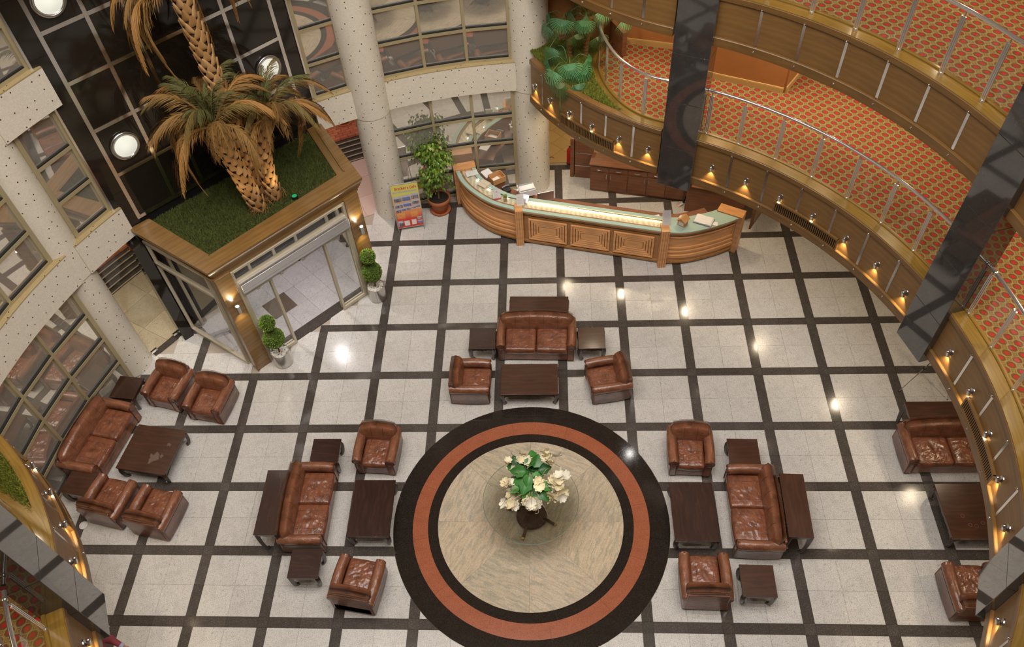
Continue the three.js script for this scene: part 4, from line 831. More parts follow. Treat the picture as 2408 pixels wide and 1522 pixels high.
const sofa0 = makeSeat('sofa', SO + 'above the medallion, nearest the reception desk', 'sofa', 1.74, 2, 9);
const put = (o, x, z, deg) => { o.position.set(x, 0, z); o.rotation.y = deg * D2R; };
put(chairA, -1.29, -3.15, 88.7); put(chairB, 1.66, -3.17, -80); put(sofa0, 0.13, -4.32, -1.7);
const CG = 'brown leather armchairs of the seating groups', SG = 'two-seat brown leather sofas';
chairA.userData.group = chairB.userData.group = CG; sofa0.userData.group = SG;
for (const [src, x, z, d, l] of [
  [chairA, -3.11, -1.44, -3.8, CH + 'at the upper left of the round medallion, facing the viewer'],
  [chairB, -3.13, 1.42, 170.8, CH + 'at the lower left of the round medallion, its back to the viewer'],
  [chairB, 3.17, -1.39, -2.7, CH + 'at the upper right of the round medallion, facing the viewer'],
  [chairA, 3.13, 1.3, 178.7, CH + 'at the lower right of the round medallion, its back to the viewer'],
  [chairA, -8.0, -3.08, -14, CH + 'closest to the big white column on the left'],
  [chairB, -6.98, -2.74, -10.5, CH + 'beside the foot of the wooden entrance post'],
  [chairA, -8.43, -0.26, 167, CH + 'next to the left balcony front, back to the viewer'],
  [chairB, -7.41, -0.02, 168.5, CH + 'far left, right one of two with backs to viewer'],
  [chairA, 7.66, 1.45, 180, CH + 'at the bottom right, half hidden by the stone pillar'],
]) copy(src, [x, 0, z], d * D2R, l, CG);
for (const [x, z, d, l] of [
  [-4.34, -0.15, 90, SO + 'left of the round medallion'],
  [4.21, -0.08, -91.5, SO + 'right of the round medallion'],
  [-9.16, -1.73, 78.5, SO + 'along the left window wall'],
  [8.1, -1.44, 0, SO + 'at the right edge, partly under the balcony'],
]) copy(sofa0, [x, 0, z], d * D2R, l, SG);

// ------------------------------------------------------------------ dark wooden tables with curved legs
function makeTable(name, label, w, d, h, mat, scallops = 2) {
  const t = thing(name, label, 'table');
  const top = mesh('tabletop', rbox(w, 0.028, d, 0.008, 0, h - 0.014, 0), mat, t);
  mesh('top_edge', rbox(w - 0.02, 0.018, d - 0.02, 0.005, 0, h - 0.036, 0), M.tableLeg, top);
  const apron = (L) => {                              // scalloped lower edge
    const s = new THREE.Shape(), n = 40, y = (u) => { const a = Math.abs(u); return -0.055 - 0.012 * Math.cos(u * Math.PI * 4) * (a < 0.42 ? 1 : 0) - (a > 0.42 ? 0.055 * smooth(0.42, 0.5, a) : 0) - 0.008 * Math.cos(u * Math.PI * 12) * (a < 0.2 ? 1 : 0); };
    s.moveTo(-L / 2, 0); s.lineTo(L / 2, 0); for (let i = 0; i <= n; i++) { const u = 0.5 - i / n; s.lineTo(u * L, y(u)); } s.closePath();
    return boxUV(new THREE.ExtrudeGeometry(s, { depth: 0.02, bevelEnabled: true, bevelSize: 0.003, bevelThickness: 0.003, bevelSegments: 1 }));
  };
  for (const k of [-1, 1]) { mesh('apron', place(apron(w - 0.08), 0, h - 0.045, k * (d / 2 - 0.035) - (k > 0 ? 0.0 : 0.02)), M.tableLeg, t); mesh('apron', place(apron(d - 0.08), k * (w / 2 - 0.035) - (k > 0 ? 0 : 0.02), h - 0.045, 0, 0, Math.PI / 2), M.tableLeg, t); }
  const legG = (() => {                               // S-shaped leg along its diagonal
    const c = new THREE.CatmullRomCurve3([V(-0.02, h - 0.045, 0), V(0.012, h - 0.1, 0), V(0.022, h * 0.6, 0), V(0.008, h * 0.3, 0), V(-0.018, 0.06, 0), V(-0.05, 0.028, 0), V(-0.075, 0.03, 0)]);
    const n = 22, pos = [], P = []; for (let i = 0; i <= n; i++) { const u = i / n, p = c.getPoint(u), q = c.getTangent(u), s = mix(0.042, 0.024, smooth(0, 0.8, u)), nx = -q.y, ny = q.x; P.push([[1, 1], [1, -1], [-1, -1], [-1, 1]].map(([a, b]) => [p.x + nx * s * a, Math.max(0, p.y + ny * s * a), s * b])); }
    for (let i = 0; i < n; i++) for (let k = 0; k < 4; k++) { const a = P[i][k], b = P[i][(k + 1) % 4], e = P[i + 1][(k + 1) % 4], f = P[i + 1][k]; pos.push(...a, ...b, ...e, ...a, ...e, ...f); }
    for (const Q of [P[0], P[n]]) pos.push(...Q[0], ...Q[1], ...Q[2], ...Q[0], ...Q[2], ...Q[3]);
    const g = new THREE.BufferGeometry(); g.setAttribute('position', new THREE.Float32BufferAttribute(pos, 3)); g.computeVertexNormals(); return boxUV(g);
  })();
  for (const [i, j] of [[1, 1], [1, -1], [-1, -1], [-1, 1]]) { const l = mesh('leg', legG, M.tableLeg, t); l.position.set(i * (w / 2 - 0.05), 0, j * (d / 2 - 0.05)); l.rotation.y = -Math.atan2(j, i); }
  return t;
}
const TB = M.tableTop, TBr = M.tableTopBrown;
const EG = 'square dark wooden end tables', GG = 'rectangular dark wooden coffee tables', NG = 'narrow dark wooden console tables';
const T = [
  ['coffee_table', 'dark wooden coffee table in front of the sofa nearest the reception', 1.22, 0.81, 0.45, -0.02, -3.1, 0, TBr, GG],
  ['coffee_table', 'dark wooden coffee table at the left rim of the round medallion', 1.22, 0.81, 0.45, -3.05, -0.06, 90, TB, GG],
  ['coffee_table', 'dark wooden coffee table at the right rim of the round medallion', 1.22, 0.81, 0.45, 3.08, 0, 90, TB, GG],
  ['coffee_table', 'large square worn coffee table in the left window group', 1.1, 1.08, 0.45, -7.89, -1.4, -9, TBr, null],
  ['coffee_table', 'large square reddish coffee table with ring marks at the right edge', 1.14, 1.12, 0.45, 8.15, -0.02, 0, TBr, null],
  ['end_table', 'dark end table left of the sofa nearest the reception', 0.59, 0.59, 0.5, -1.07, -4.2, 0, TB, EG],
  ['end_table', 'glossy dark end table right of the sofa nearest the reception', 0.59, 0.59, 0.5, 1.34, -4.16, 0, TBr, EG],
  ['end_table', 'dark end table above the sofa that stands left of the medallion', 0.58, 0.58, 0.5, -4.16, -1.31, 0, TB, EG],
  ['end_table', 'dark end table below the sofa that stands left of the medallion', 0.58, 0.58, 0.5, -4.15, 1.1, 0, TB, EG],
  ['end_table', 'dark end table above the sofa that stands right of the medallion', 0.59, 0.59, 0.5, 4.18, -1.26, -1.6, TBr, EG],
  ['end_table', 'end table with a pale light reflection, below the sofa right of the medallion', 0.59, 0.59, 0.5, 4.03, 1.36, -1.3, TBr, EG],
  ['end_table', 'black end table at the foot of the big left white column', 0.58, 0.58, 0.5, -8.9, -2.95, -7, TB, EG],
  ['end_table', 'warm brown end table beside the left balcony front', 0.57, 0.56, 0.5, -9.15, -0.6, -11, TBr, EG],
  ['console_table', 'narrow dark console table behind the sofa nearest the reception', 1.32, 0.46, 0.76, 0.19, -4.95, -1.4, TBr, NG],
  ['console_table', 'narrow dark console table behind the sofa left of the medallion', 1.38, 0.46, 0.76, -4.93, -0.03, 90, TB, NG],
  ['console_table', 'narrow dark console table behind the sofa right of the medallion', 1.29, 0.44, 0.76, 4.88, 0.02, 87.5, TBr, NG],
  ['console_table', 'narrow dark console table behind the sofa at the right edge', 1.32, 0.46, 0.76, 8.05, -2.0, 0, TBr, NG],
];
const protoT = {};
for (const [n, l, w, d, h, x, z, deg, m, g] of T) {
  const t = makeTable(n, l, w, d, h, m); put(t, x, z, deg); if (g) t.userData.group = g;
  if (l.includes('ring marks') || l.includes('worn')) {    // rings and a worn patch on the top
    const s = l.includes('worn'), k = std(s ? [0.13, 0.085, 0.065] : [0.2, 0.1, 0.07], { roughness: 0.4 });
    const list = s ? [[0.14, 0.2, 0.12, 0.16], [0.3, 0.12, 0.05, 0.05], [0.34, -0.16, 0.055, 0.04]].map(([a, b, r0, r1], q) => { const s2 = new THREE.Shape(); for (let i = 0; i <= 18; i++) { const f = i / 18 * 6.283, e = 0.45 + 0.75 * hash(i % 18, q, 31); i ? s2.lineTo(r0 * e * Math.cos(f), r1 * e * Math.sin(f)) : s2.moveTo(r0 * e, 0); } return place(new THREE.ShapeGeometry(s2), a, h + 0.0006, b, -Math.PI / 2); }) : [[0.22, 0.1], [0.05, 0.24], [-0.08, 0.3], [-0.26, 0.1], [-0.18, 0.28]].map(([a, b]) => place(new THREE.RingGeometry(0.028, 0.034, 24), a, h + 0.0006, b, -Math.PI / 2));
    mesh('wear_marks', list, k, t);
  }
}

// ------------------------------------------------------------------ round glass table and flowers on the medallion
{
  const t = thing('glass_table', 'round clear glass table on a carved wooden foot, in the middle of the medallion', 'table', [0.035, 0, -0.08]);
  mesh('glass_top', [place(boxUV(new THREE.CylinderGeometry(0.9, 0.9, 0.012, 72)), 0, 0.75, 0)], phy([0.93, 0.97, 0.94], { transmission: 1, thickness: 0.012, roughness: 0.01, ior: 1.5 }), t);
  mesh('glass_edge', place(new THREE.TorusGeometry(0.9, 0.005, 6, 80), 0, 0.75, 0, Math.PI / 2), phy([0.2, 0.3, 0.24], { roughness: 0.2 }), t);
  const turned = phy([0.16, 0.05, 0.018], { map: M.tableTop.map, color: col(2, 1.8, 1.6), roughness: 0.3, clearcoat: 0.4 });
  mesh('pedestal', new THREE.LatheGeometry([[0, 0.06], [0.27, 0.06], [0.3, 0.09], [0.28, 0.13], [0.2, 0.16], [0.1, 0.2], [0.075, 0.3], [0.1, 0.42], [0.07, 0.52], [0.09, 0.66], [0.2, 0.72], [0.2, 0.74], [0, 0.74]].map((p) => new THREE.Vector2(...p)), 36), turned, t);
  for (let k = 0; k < 4; k++) { const a = (20 + 90 * k) * D2R, c = Math.cos(a), s = Math.sin(a); const f = mesh('foot', tube([V(0.2 * c, 0.1, 0.2 * s), V(0.3 * c, 0.13, 0.3 * s), V(0.4 * c, 0.07, 0.4 * s), V(0.47 * c, 0.035, 0.47 * s)], 0.032, 20, 10), turned, t); mesh('brass_toe', place(new THREE.SphereGeometry(0.036, 14, 10), 0.48 * c, 0.036, 0.48 * s), std([0.5, 0.33, 0.13], { metalness: 0.8, roughness: 0.3 }), f); }
  const v = thing('vase', 'clear round glass vase holding the white flowers', 'vase', [0.06, 0.757, -0.12]);
  mesh('vase_glass', new THREE.LatheGeometry([[0, 0.0], [0.11, 0.0], [0.19, 0.06], [0.235, 0.16], [0.215, 0.26], [0.15, 0.33], [0.125, 0.37], [0.14, 0.4]].map((p) => new THREE.Vector2(...p)), 40), phy([0.96, 0.98, 0.97], { transmission: 1, thickness: 0, roughness: 0.01, ior: 1.5 }), v);
  mesh('vase_rim', place(new THREE.TorusGeometry(0.14, 0.006, 8, 40), 0, 0.4, 0, Math.PI / 2), M.greenGlass, v);
  // bouquet: white blossoms, green leaves, thin twigs
  const b = thing('bouquet', 'large bouquet of cream white silk flowers with green leaves in the glass vase', 'flowers', [0.06, 0.78, -0.1]); b.scale.setScalar(1.38);
  const petal = (() => grid(3, 4, (u, w) => { const x = (u - 0.5) * 0.05 * Math.sin(Math.PI * (0.12 + 0.8 * w)); return V(x, 0.024 * w * w + 6 * x * x, 0.065 * w); }))();
  const cream = [[0.8, 0.72, 0.5], [0.84, 0.79, 0.64], [0.76, 0.66, 0.42]].map((c) => std(c, { roughness: 0.7 })), core = std([0.55, 0.5, 0.12], { roughness: 0.8 });
  const flowerG = () => { const l = []; for (let r = 0; r < 2; r++) for (let k = 0; k < 6; k++) l.push(place(petal.clone(), 0, 0.01 * r, 0, r ? -0.6 : -0.15, k * 1.047 + r * 0.5 + rr(-0.15, 0.15))); return join(l); };
  const fg = [flowerG(), flowerG(), flowerG()];
  const clusters = [[-0.25, 0.5, -0.24, 5], [-0.33, 0.42, -0.02, 4], [0.18, 0.62, -0.32, 3], [0.3, 0.55, -0.3, 3], [0.3, 0.5, 0.02, 8], [0.34, 0.4, 0.14, 7], [0.17, 0.5, 0.1, 5], [-0.04, 0.4, 0.24, 5], [0.06, 0.36, 0.28, 4], [-0.3, 0.3, 0.16, 4], [-0.2, 0.34, 0.22, 4], [-0.1, 0.56, -0.28, 3], [0.38, 0.44, -0.1, 5]];
  const twigs = [];
  for (const [x, y, z, n] of clusters) {
    twigs.push(tube([V(0, 0.05, 0), V(x * 0.4, y * 0.6, z * 0.4), V(x, y, z)], 0.005, 10, 5));
    for (let i = 0; i < n; i++) {
      const p = V(x + rr(-0.08, 0.08), y + rr(-0.05, 0.06), z + rr(-0.08, 0.08)), f = mesh('blossom', fg[i % 3], cream[Math.floor(rnd() * 3)], b);
      f.position.copy(p); f.rotation.set(rr(-0.8, 0.8) + z, rr(0, 6), rr(-0.8, 0.8) - x); f.scale.setScalar(rr(0.85, 1.35));
    }
  }
  for (let i = 0; i < 26; i++) { const a = rr(0, 6.3), r = rr(0.22, 0.5), x = r * Math.cos(a), z = r * Math.sin(a); twigs.push(tube([V(x * 0.3, 0.3, z * 0.3), V(x * 0.8, rr(0.4, 0.6), z * 0.8), V(x, rr(0.35, 0.55), z + rr(-0.05, 0.05)), V(x * 1.1 + rr(-0.06, 0.06), rr(0.3, 0.5), z * 1.1)], 0.003, 14, 4)); }
  const tw = mesh('twigs', twigs, std([0.55, 0.42, 0.25], { roughness: 0.8 }), b); tw.userData.kind = 'stuff';
  const leafG = grid(6, 6, (u, w) => { const e = Math.sin(Math.PI * Math.pow(w, 0.75)) * (1 + 0.22 * Math.abs(Math.sin(w * 9.5))), x = (u - 0.5) * 0.15 * e; return V(x, 0.35 * Math.abs(x) - 0.28 * w * w * 0.2, 0.2 * w); });
  const lm = [[0.03, 0.14, 0.02], [0.05, 0.2, 0.03], [0.018, 0.09, 0.016]].map((c) => std(c, { roughness: 0.45 }));
  for (let i = 0; i < 34; i++) { const a = rr(0, 6.3), r = rr(0.02, 0.22), l = mesh('leaf', leafG, lm[i % 3], b); l.position.set(r * Math.cos(a) - 0.02, rr(0.36, 0.56), r * Math.sin(a) - 0.08); l.rotation.set(rr(-0.2, 0.6), -a + Math.PI / 2 + rr(-0.6, 0.6), rr(-0.3, 0.3)); l.scale.setScalar(rr(0.7, 1.15)); }
  spot([1.6, 12, 1.5], [0.06, 1.2, -0.12], 150, [1, 0.95, 0.85], 2.2 * D2R, 0.6, 2);
}

// ------------------------------------------------------------------ reception desk
{
  const t = thing('reception_desk', 'long curved wooden reception desk with frosted glass top and lit strip', 'desk');
  const Fr = { L: [[-1.93, -9.2], [-1.78, -8.82], [-1.55, -8.48], [-1.0, -7.97], [-0.36, -7.67]], Mi: [[-0.3, -7.65], [3.12, -6.79]], R: [[3.2, -6.77], [3.55, -6.75], [3.9, -6.81], [4.45, -6.99], [4.86, -7.18]] };
  const Bk = { L: [[-1.43, -9.33], [-1.3, -9.02], [-1.07, -8.72], [-0.57, -8.3], [-0.2, -8.14]], Mi: [[-0.17, -8.13], [3.2, -7.29]], R: [[3.24, -7.28], [3.6, -7.27], [4.0, -7.36], [4.2, -7.42], [4.4, -7.5]] };
  const N = 26, top = {};
  const P = (k) => { const f = k === 'Mi' ? Array.from({ length: N + 1 }, (_, i) => [mix(Fr.Mi[0][0], Fr.Mi[1][0], i / N), mix(Fr.Mi[0][1], Fr.Mi[1][1], i / N)]) : spline(Fr[k], N), b = k === 'Mi' ? Array.from({ length: N + 1 }, (_, i) => [mix(Bk.Mi[0][0], Bk.Mi[1][0], i / N), mix(Bk.Mi[0][1], Bk.Mi[1][1], i / N)]) : spline(Bk[k], N); return [f, b]; };
  const strip = (f, b, s0, s1, y0, y1) => { const a = f.map((p, i) => [mix(p[0], b[i][0], s0), mix(p[1], b[i][1], s0)]), c = f.map((p, i) => [mix(p[0], b[i][0], s1), mix(p[1], b[i][1], s1)]).reverse(); return slab([...a, ...c], y0, y1); };
  const rip = rep(tex(256, 256, (u, v) => { const n = fbm(u, v, 4, 201), k = 0.5 + 0.5 * Math.sin((u * 5 + 1.2 * n) * 6.283); return lerp3([0.56, 0.5, 0.4], [0.86, 0.79, 0.66], k * (0.4 + 0.6 * n)); }), 0.6);
  const alab = std([1, 1, 1], { map: rip, roughness: 0.35 });
  for (const k of ['L', 'Mi', 'R']) {
    const [f, b] = P(k);
    mesh('glass_border', [strip(f, b, 0, 0.2, 1.095, 1.12), strip(f, b, 0.8, 1, 1.095, 1.12)], M.greenGlass, t);
    if (k === 'R') mesh('glass_centre', strip(f, b, 0.2, 0.8, 1.095, 1.119), phy([0.42, 0.55, 0.47], { roughness: 0.14, clearcoat: 0.6, clearcoatRoughness: 0.05 }), t);
    else mesh('alabaster_panel', strip(f, b, 0.2, 0.8, 1.06, 1.075), alab, t);
    if (k !== 'R') mesh('glass_cover', strip(f, b, 0.2, 0.8, 1.115, 1.1151), phy([0.97, 0.97, 0.94], { transmission: 1, thickness: 0, roughness: 0.02, ior: 1.5 }), t);
    // front body below the glass
    const path = linePath(f, 1), q = path.map((p) => ({ ...p }));
    const sg = -1;                                     // o > 0 towards the hall
    const pr = (l) => l.map(([o, y]) => [sg * o, y]);
    mesh('top_moulding', sweep(pr([[-0.02, 1.095], [0.015, 1.09], [0.015, 1.07], [-0.015, 1.05], [-0.015, 1.02], [-0.04, 1.0], [-0.04, 0.97], [-0.16, 0.97], [-0.16, 1.095]]), q), M.deskTrim, t);
    mesh('shadow_gap', sweep(pr([[-0.09, 0.97], [-0.09, 0.92], [-0.16, 0.92], [-0.16, 0.97]]), q), M.black, t);
    if (k === 'Mi') mesh('front_board', sweep(pr([[-0.06, 0.92], [-0.06, 0.16], [-0.16, 0.16], [-0.16, 0.92]]), q), M.deskTrim, t);
    else mesh('curved_panel', sweep(pr([[-0.05, 0.92], [-0.035, 0.9], [-0.05, 0.88], [-0.08, 0.87], [-0.08, 0.58], [-0.05, 0.57], [-0.045, 0.52], [-0.06, 0.51], [-0.06, 0.47], [-0.035, 0.46], [-0.03, 0.41], [-0.045, 0.4], [-0.045, 0.35], [-0.02, 0.34], [-0.02, 0.26], [-0.06, 0.24], [-0.06, 0.16], [-0.16, 0.16], [-0.16, 0.92]]), q), M.deskWood, t);
    mesh('plinth', sweep(pr([[-0.08, 0.16], [-0.03, 0.15], [-0.02, 0.12], [-0.04, 0.09], [-0.04, 0.06], [-0.09, 0.0], [-0.2, 0.0], [-0.2, 0.16]]), q), M.deskTrim, t);
    const bp = linePath(b, 1);
    mesh('back_board', sweep([[0, 0.0], [0, 1.09], [0.02, 1.09], [0.02, 0.0]].map(([o, y]) => [-o - 0.0, y]), bp), M.cabinet, t);
    // lower working counter behind
    mesh('work_counter', sweep([[0.0, 0.74], [0.0, 0.77], [0.5, 0.77], [0.5, 0.74]].map(([o, y]) => [o, y]), bp), M.cabinet, t);
  }
  // three raised panels on the straight front: nested frames that step inwards
  const d = V(Fr.Mi[1][0] - Fr.Mi[0][0], 0, Fr.Mi[1][1] - Fr.Mi[0][1]), L = d.length(); d.normalize();
  const yaw = Math.atan2(-d.z, d.x), n = V(-d.z, 0, d.x);
  for (let i = 0; i < 3; i++) {
    const c = V(Fr.Mi[0][0], 0, Fr.Mi[0][1]).addScaledVector(d, 0.19 + (i + 0.5) * (L - 0.36) / 3).addScaledVector(n, -0.05);
    const p = new THREE.Group(); p.name = 'raised_panel'; p.position.set(c.x, 0.54, c.z); p.rotation.y = yaw; t.add(p);
    const w0 = (L - 0.36) / 3 - 0.09, h0 = 0.68;
    for (let k = 0; k < 5; k++) {
      const w = w0 - 0.13 * k, h = h0 - 0.115 * k, b = k === 4 ? 0 : 0.05, z = 0.045 - 0.006 * k;
      if (k < 4) mesh('panel_frame', [rbox(w, b, 0.04, 0.008, 0, h / 2 - b / 2, z - 0.02), rbox(w, b, 0.04, 0.008, 0, -h / 2 + b / 2, z - 0.02), rbox(b, h - 2 * b + 0.01, 0.04, 0.008, -w / 2 + b / 2, 0, z - 0.02), rbox(b, h - 2 * b + 0.01, 0.04, 0.008, w / 2 - b / 2, 0, z - 0.02)], M.deskWood, p);
      else mesh('panel_field', rbox(w, h, 0.03, 0.006, 0, 0, z - 0.02), M.deskWood, p);
    }
  }
  // end and middle posts
  const post = (x, z, w, dp, yw, h = 1.15) => { const q = mesh('desk_post', rbox(w, h, dp, 0.008, 0, h / 2, 0), M.deskWood, t); q.position.set(x, 0, z); q.rotation.y = yw; mesh('post_groove', [-0.3, 0, 0.3].map((k) => box(0.012, h - 0.02, 0.004, k * w, h / 2, dp / 2 + 0.001)), M.deskTrim, q); };
  post(-0.3, -7.72, 0.19, 0.3, 0.1, 1.16); post(3.13, -6.86, 0.19, 0.3, 0.05, 1.2); post(-1.72, -9.36, 0.58, 0.26, 0.23); post(4.73, -7.42, 0.62, 0.28, -0.5);
  // glow under the glass
  const a = V(Bk.Mi[0][0], 1.085, Bk.Mi[0][1]).add(V(0.12, 0, 0.13)), b = V(Bk.Mi[1][0], 1.085, Bk.Mi[1][1]).add(V(-0.14, 0, 0.14));
  const tb = mesh('light_tube', rod(a, b, 0.011, 10), new THREE.MeshStandardMaterial({ color: 0xffffff, emissive: col(1, 0.64, 0.32), emissiveIntensity: 4.5 }), t); tb.castShadow = false;
  const ra = new THREE.RectAreaLight(col(1, 0.68, 0.38), 16, a.distanceTo(b), 0.02), mid = a.clone().lerp(b, 0.5); ra.position.set(mid.x, 1.111, mid.z); ra.lookAt(mid.x + n.x * 0.5, 1.111 - 0.75, mid.z + n.z * 0.5); ra.name = 'strip_light'; scene.add(ra);
  const a2 = V(-1.15, 1.085, -8.95), b2 = V(-0.75, 1.085, -8.5);
  for (const p of [V(-1.35, 1.095, -8.85), V(-1.05, 1.095, -8.5), V(-0.6, 1.095, -8.15)]) point([p.x, p.y, p.z], 0.02, [1, 0.95, 0.85], 0.5);
}
// ------------------------------------------------------------------ things on and behind the desk
{
  const lines = (w, h, n, ink = [0.35, 0.33, 0.32], extra) => tex(128, 160, (u, v) => { const y = 1 - v; if (extra) { const e = extra(u, y); if (e) return e; } const r = y * n, k = Math.floor(r); return u > 0.1 && u < 0.9 - 0.25 * hash(k, 3, n) && r - k > 0.35 && r - k < 0.62 && y > 0.08 && y < 0.92 && hash(Math.floor(u * 40), k, 5) > 0.22 ? ink : [0.74, 0.71, 0.68]; });
  const sheet = (name, label, cat, w, h, p, yaw, tilt, t, stand) => {
    const o = thing(name, label, cat, p, yaw), g = new THREE.PlaneGeometry(w, h); const m = std([1, 1, 1], { map: t, roughness: 0.6 });
    const s = mesh('sheet', place(g, 0, 0, 0, tilt, 0, 0), m, o); s.position.y = stand ? h / 2 * Math.sin(Math.PI / 2 + tilt) : 0.003;
    mesh('backing', place(boxUV(new THREE.BoxGeometry(w, h, 0.004)), 0, s.position.y, -0.003, tilt, 0, 0).translate(0, stand ? 0 : -0.0025, 0), stand ? M.alu : M.paper, o);
    return o;
  };
  sheet('paper', 'printed sheet lying on the left end of the desk top', 'paper', 0.3, 0.19, [-1.5, 1.118, -9.08], 0.35, -Math.PI / 2, lines(1, 1, 16));
  sheet('notice_stand', 'upright white notice card with red border on the left desk curve', 'card', 0.19, 0.27, [-0.83, 1.12, -8.1], 0.2, -0.25, lines(1, 1, 14, [0.5, 0.42, 0.4], (u, y) => (y > 0.88 ? [0.55, 0.06, 0.08] : Math.hypot((u - 0.5) * 0.7, y - 0.24) < 0.06 ? [0.3, 0.28, 0.28] : Math.hypot((u - 0.14) * 0.7, y - 0.12) < 0.03 || Math.hypot((u - 0.86) * 0.7, y - 0.4) < 0.025 ? [0.5, 0.08, 0.08] : null)), true);
  sheet('leaflet', 'small green photo leaflet next to the white notice card', 'leaflet', 0.095, 0.2, [-0.62, 1.12, -8.0], 0.12, -0.25, tex(64, 128, (u, v) => { const y = 1 - v; return y < 0.18 || u < 0.08 || u > 0.92 ? [0.25, 0.36, 0.05] : y < 0.5 ? lerp3([0.3, 0.12, 0.06], [0.1, 0.18, 0.04], fbm(u, v, 5, 3)) : y < 0.56 ? [0.5, 0.5, 0.2] : lerp3([0.45, 0.3, 0.2], [0.2, 0.08, 0.05], fbm(u, v, 6, 8)); }), true);
  sheet('price_card', 'tall grey price card on the left middle post of the desk', 'card', 0.18, 0.3, [-0.25, 1.16, -7.82], 0.1, -0.3, lines(1, 1, 26, [0.42, 0.4, 0.39]), true);
  sheet('paper', 'white sheet behind the price card on the desk', 'paper', 0.16, 0.2, [-0.13, 1.15, -7.96], -0.3, -0.9, lines(1, 1, 12), true);
  sheet('notice_stand', 'grey brushed notice stand with text on the right middle post', 'card', 0.2, 0.36, [3.16, 1.2, -7.0], 0.05, -0.42, lines(1, 1, 22, [0.38, 0.36, 0.35], (u, y) => (y > 0.84 ? [0.66, 0.66, 0.66] : null)), true);
  // opened booklet lying on the left curve
  const bk = thing('booklet', 'open cream booklet lying on the left desk curve', 'book', [-1.17, 1.118, -8.66], 0.9);
  for (const s of [-1, 1]) mesh('page', grid(6, 1, (u, v) => V(s * (0.002 + 0.11 * u), 0.012 + 0.014 * Math.sin(Math.PI * u), (v - 0.5) * 0.26)), std([0.66, 0.58, 0.42], { roughness: 0.7 }), bk);
  mesh('cover', box(0.25, 0.006, 0.27, 0, 0.005, 0), std([0.6, 0.45, 0.3]), bk);
  // wooden tray box with papers
  const tr = thing('tray_box', 'open light wooden tray box with papers behind the left desk curve', 'box', [-0.86, 0.77, -8.92], 0.55);
  mesh('side', [rbox(0.36, 0.16, 0.015, 0.003, 0, 0.09, 0.14), rbox(0.36, 0.16, 0.015, 0.003, 0, 0.09, -0.14), rbox(0.015, 0.16, 0.28, 0.003, 0.172, 0.09, 0), rbox(0.015, 0.16, 0.28, 0.003, -0.172, 0.09, 0)], M.lightWood, tr); mesh('bottom', box(0.35, 0.012, 0.28, 0, 0.012, 0), M.lightWood, tr); mesh('papers', rbox(0.24, 0.03, 0.2, 0.003, -0.04, 0.04, 0.02, 0.2), M.paper, tr); tr.position.y = 0.99; 
  mesh('stand', box(0.3, 0.22, 0.24, 0, -0.11, 0), M.cabinet, tr);
  tag(mesh('paper_stack', rbox(0.24, 0.03, 0.3, 0.003, -1.12, 1.0, -9.2, 0.6), M.paper), 'stack of white paper behind the left end of the desk', 'paper');
  const ph = thing('telephone', 'dark desk telephone beside the wooden tray box', 'telephone', [-0.62, 0.775, -8.62], 0.5);
  mesh('body', place(rbox(0.2, 0.06, 0.2, 0.02), 0, 0.19, 0, 0.25), M.black, ph); mesh('handset', [tube([V(-0.1, 0.24, -0.04), V(-0.05, 0.26, -0.04), V(0.05, 0.26, -0.04), V(0.1, 0.24, -0.04)], 0.018, 14)], M.grey, ph); mesh('stand', box(0.16, 0.17, 0.16, 0, 0.085, 0), M.cabinet, ph);
  const pr = thing('printer', 'white and grey office printer behind the desk by the white column', 'printer', [-0.12, 0.775, -8.55], 0.3);
  mesh('body', rbox(0.42, 0.2, 0.3, 0.02, 0, 0.2, 0), M.white, pr); mesh('paper_roller', [place(new THREE.CylinderGeometry(0.045, 0.045, 0.36, 20), 0, 0.32, -0.06, 0, 0, Math.PI / 2)], M.grey, pr); mesh('cover', place(rbox(0.38, 0.015, 0.14, 0.005), 0, 0.33, 0.06, 0.5), phy([0.6, 0.6, 0.62], { roughness: 0.2 }), pr); mesh('control_strip', box(0.36, 0.012, 0.04, 0, 0.305, 0.12), M.grey, pr); mesh('side_knob', place(new THREE.CylinderGeometry(0.03, 0.03, 0.05, 16), -0.23, 0.26, 0, 0, 0, Math.PI / 2), M.white, pr);
  const mo = thing('monitor', 'silver flat monitor seen from above behind the straight desk front', 'monitor', [0.36, 0.775, -8.25], 0.24);
  mesh('screen_case', rbox(0.42, 0.3, 0.035, 0.01, 0, 0.24, 0), M.alu, mo); mesh('screen', box(0.38, 0.25, 0.002, 0, 0.24, -0.019), M.black, mo); mesh('stand', [cyl(0.02, 0.02, 0.12, 0, 0.06, 0, 12), rbox(0.22, 0.015, 0.16, 0.006, 0, 0.01, 0)], M.grey, mo);
  const kb = thing('keyboard', 'dark keyboard on the working counter behind the lit desk strip', 'keyboard', [2.5, 0.772, -7.72], 0.24); mesh('case', rbox(0.36, 0.02, 0.13, 0.005, 0, 0.01, 0), M.black, kb); const kc = []; for (let i = 0; i < 12; i++) for (let j = 0; j < 4; j++) kc.push(box(0.022, 0.006, 0.022, -0.155 + i * 0.028, 0.023, -0.045 + j * 0.03)); mesh('keys', kc, M.grey, kb).userData.kind = 'stuff';
  tag(mesh('paper', rbox(0.3, 0.008, 0.2, 0.002, 2.98, 0.778, -7.62, 0.24), M.paper), 'white paper on the working counter by the notice stand', 'paper');
  // little house-shaped collection box
  const ho = thing('house_box', 'small house-shaped wooden box on the right desk curve', 'box', [3.55, 1.12, -7.03], -0.65);
  mesh('walls', rbox(0.19, 0.15, 0.17, 0.004, 0, 0.075, 0), M.lightWood, ho);
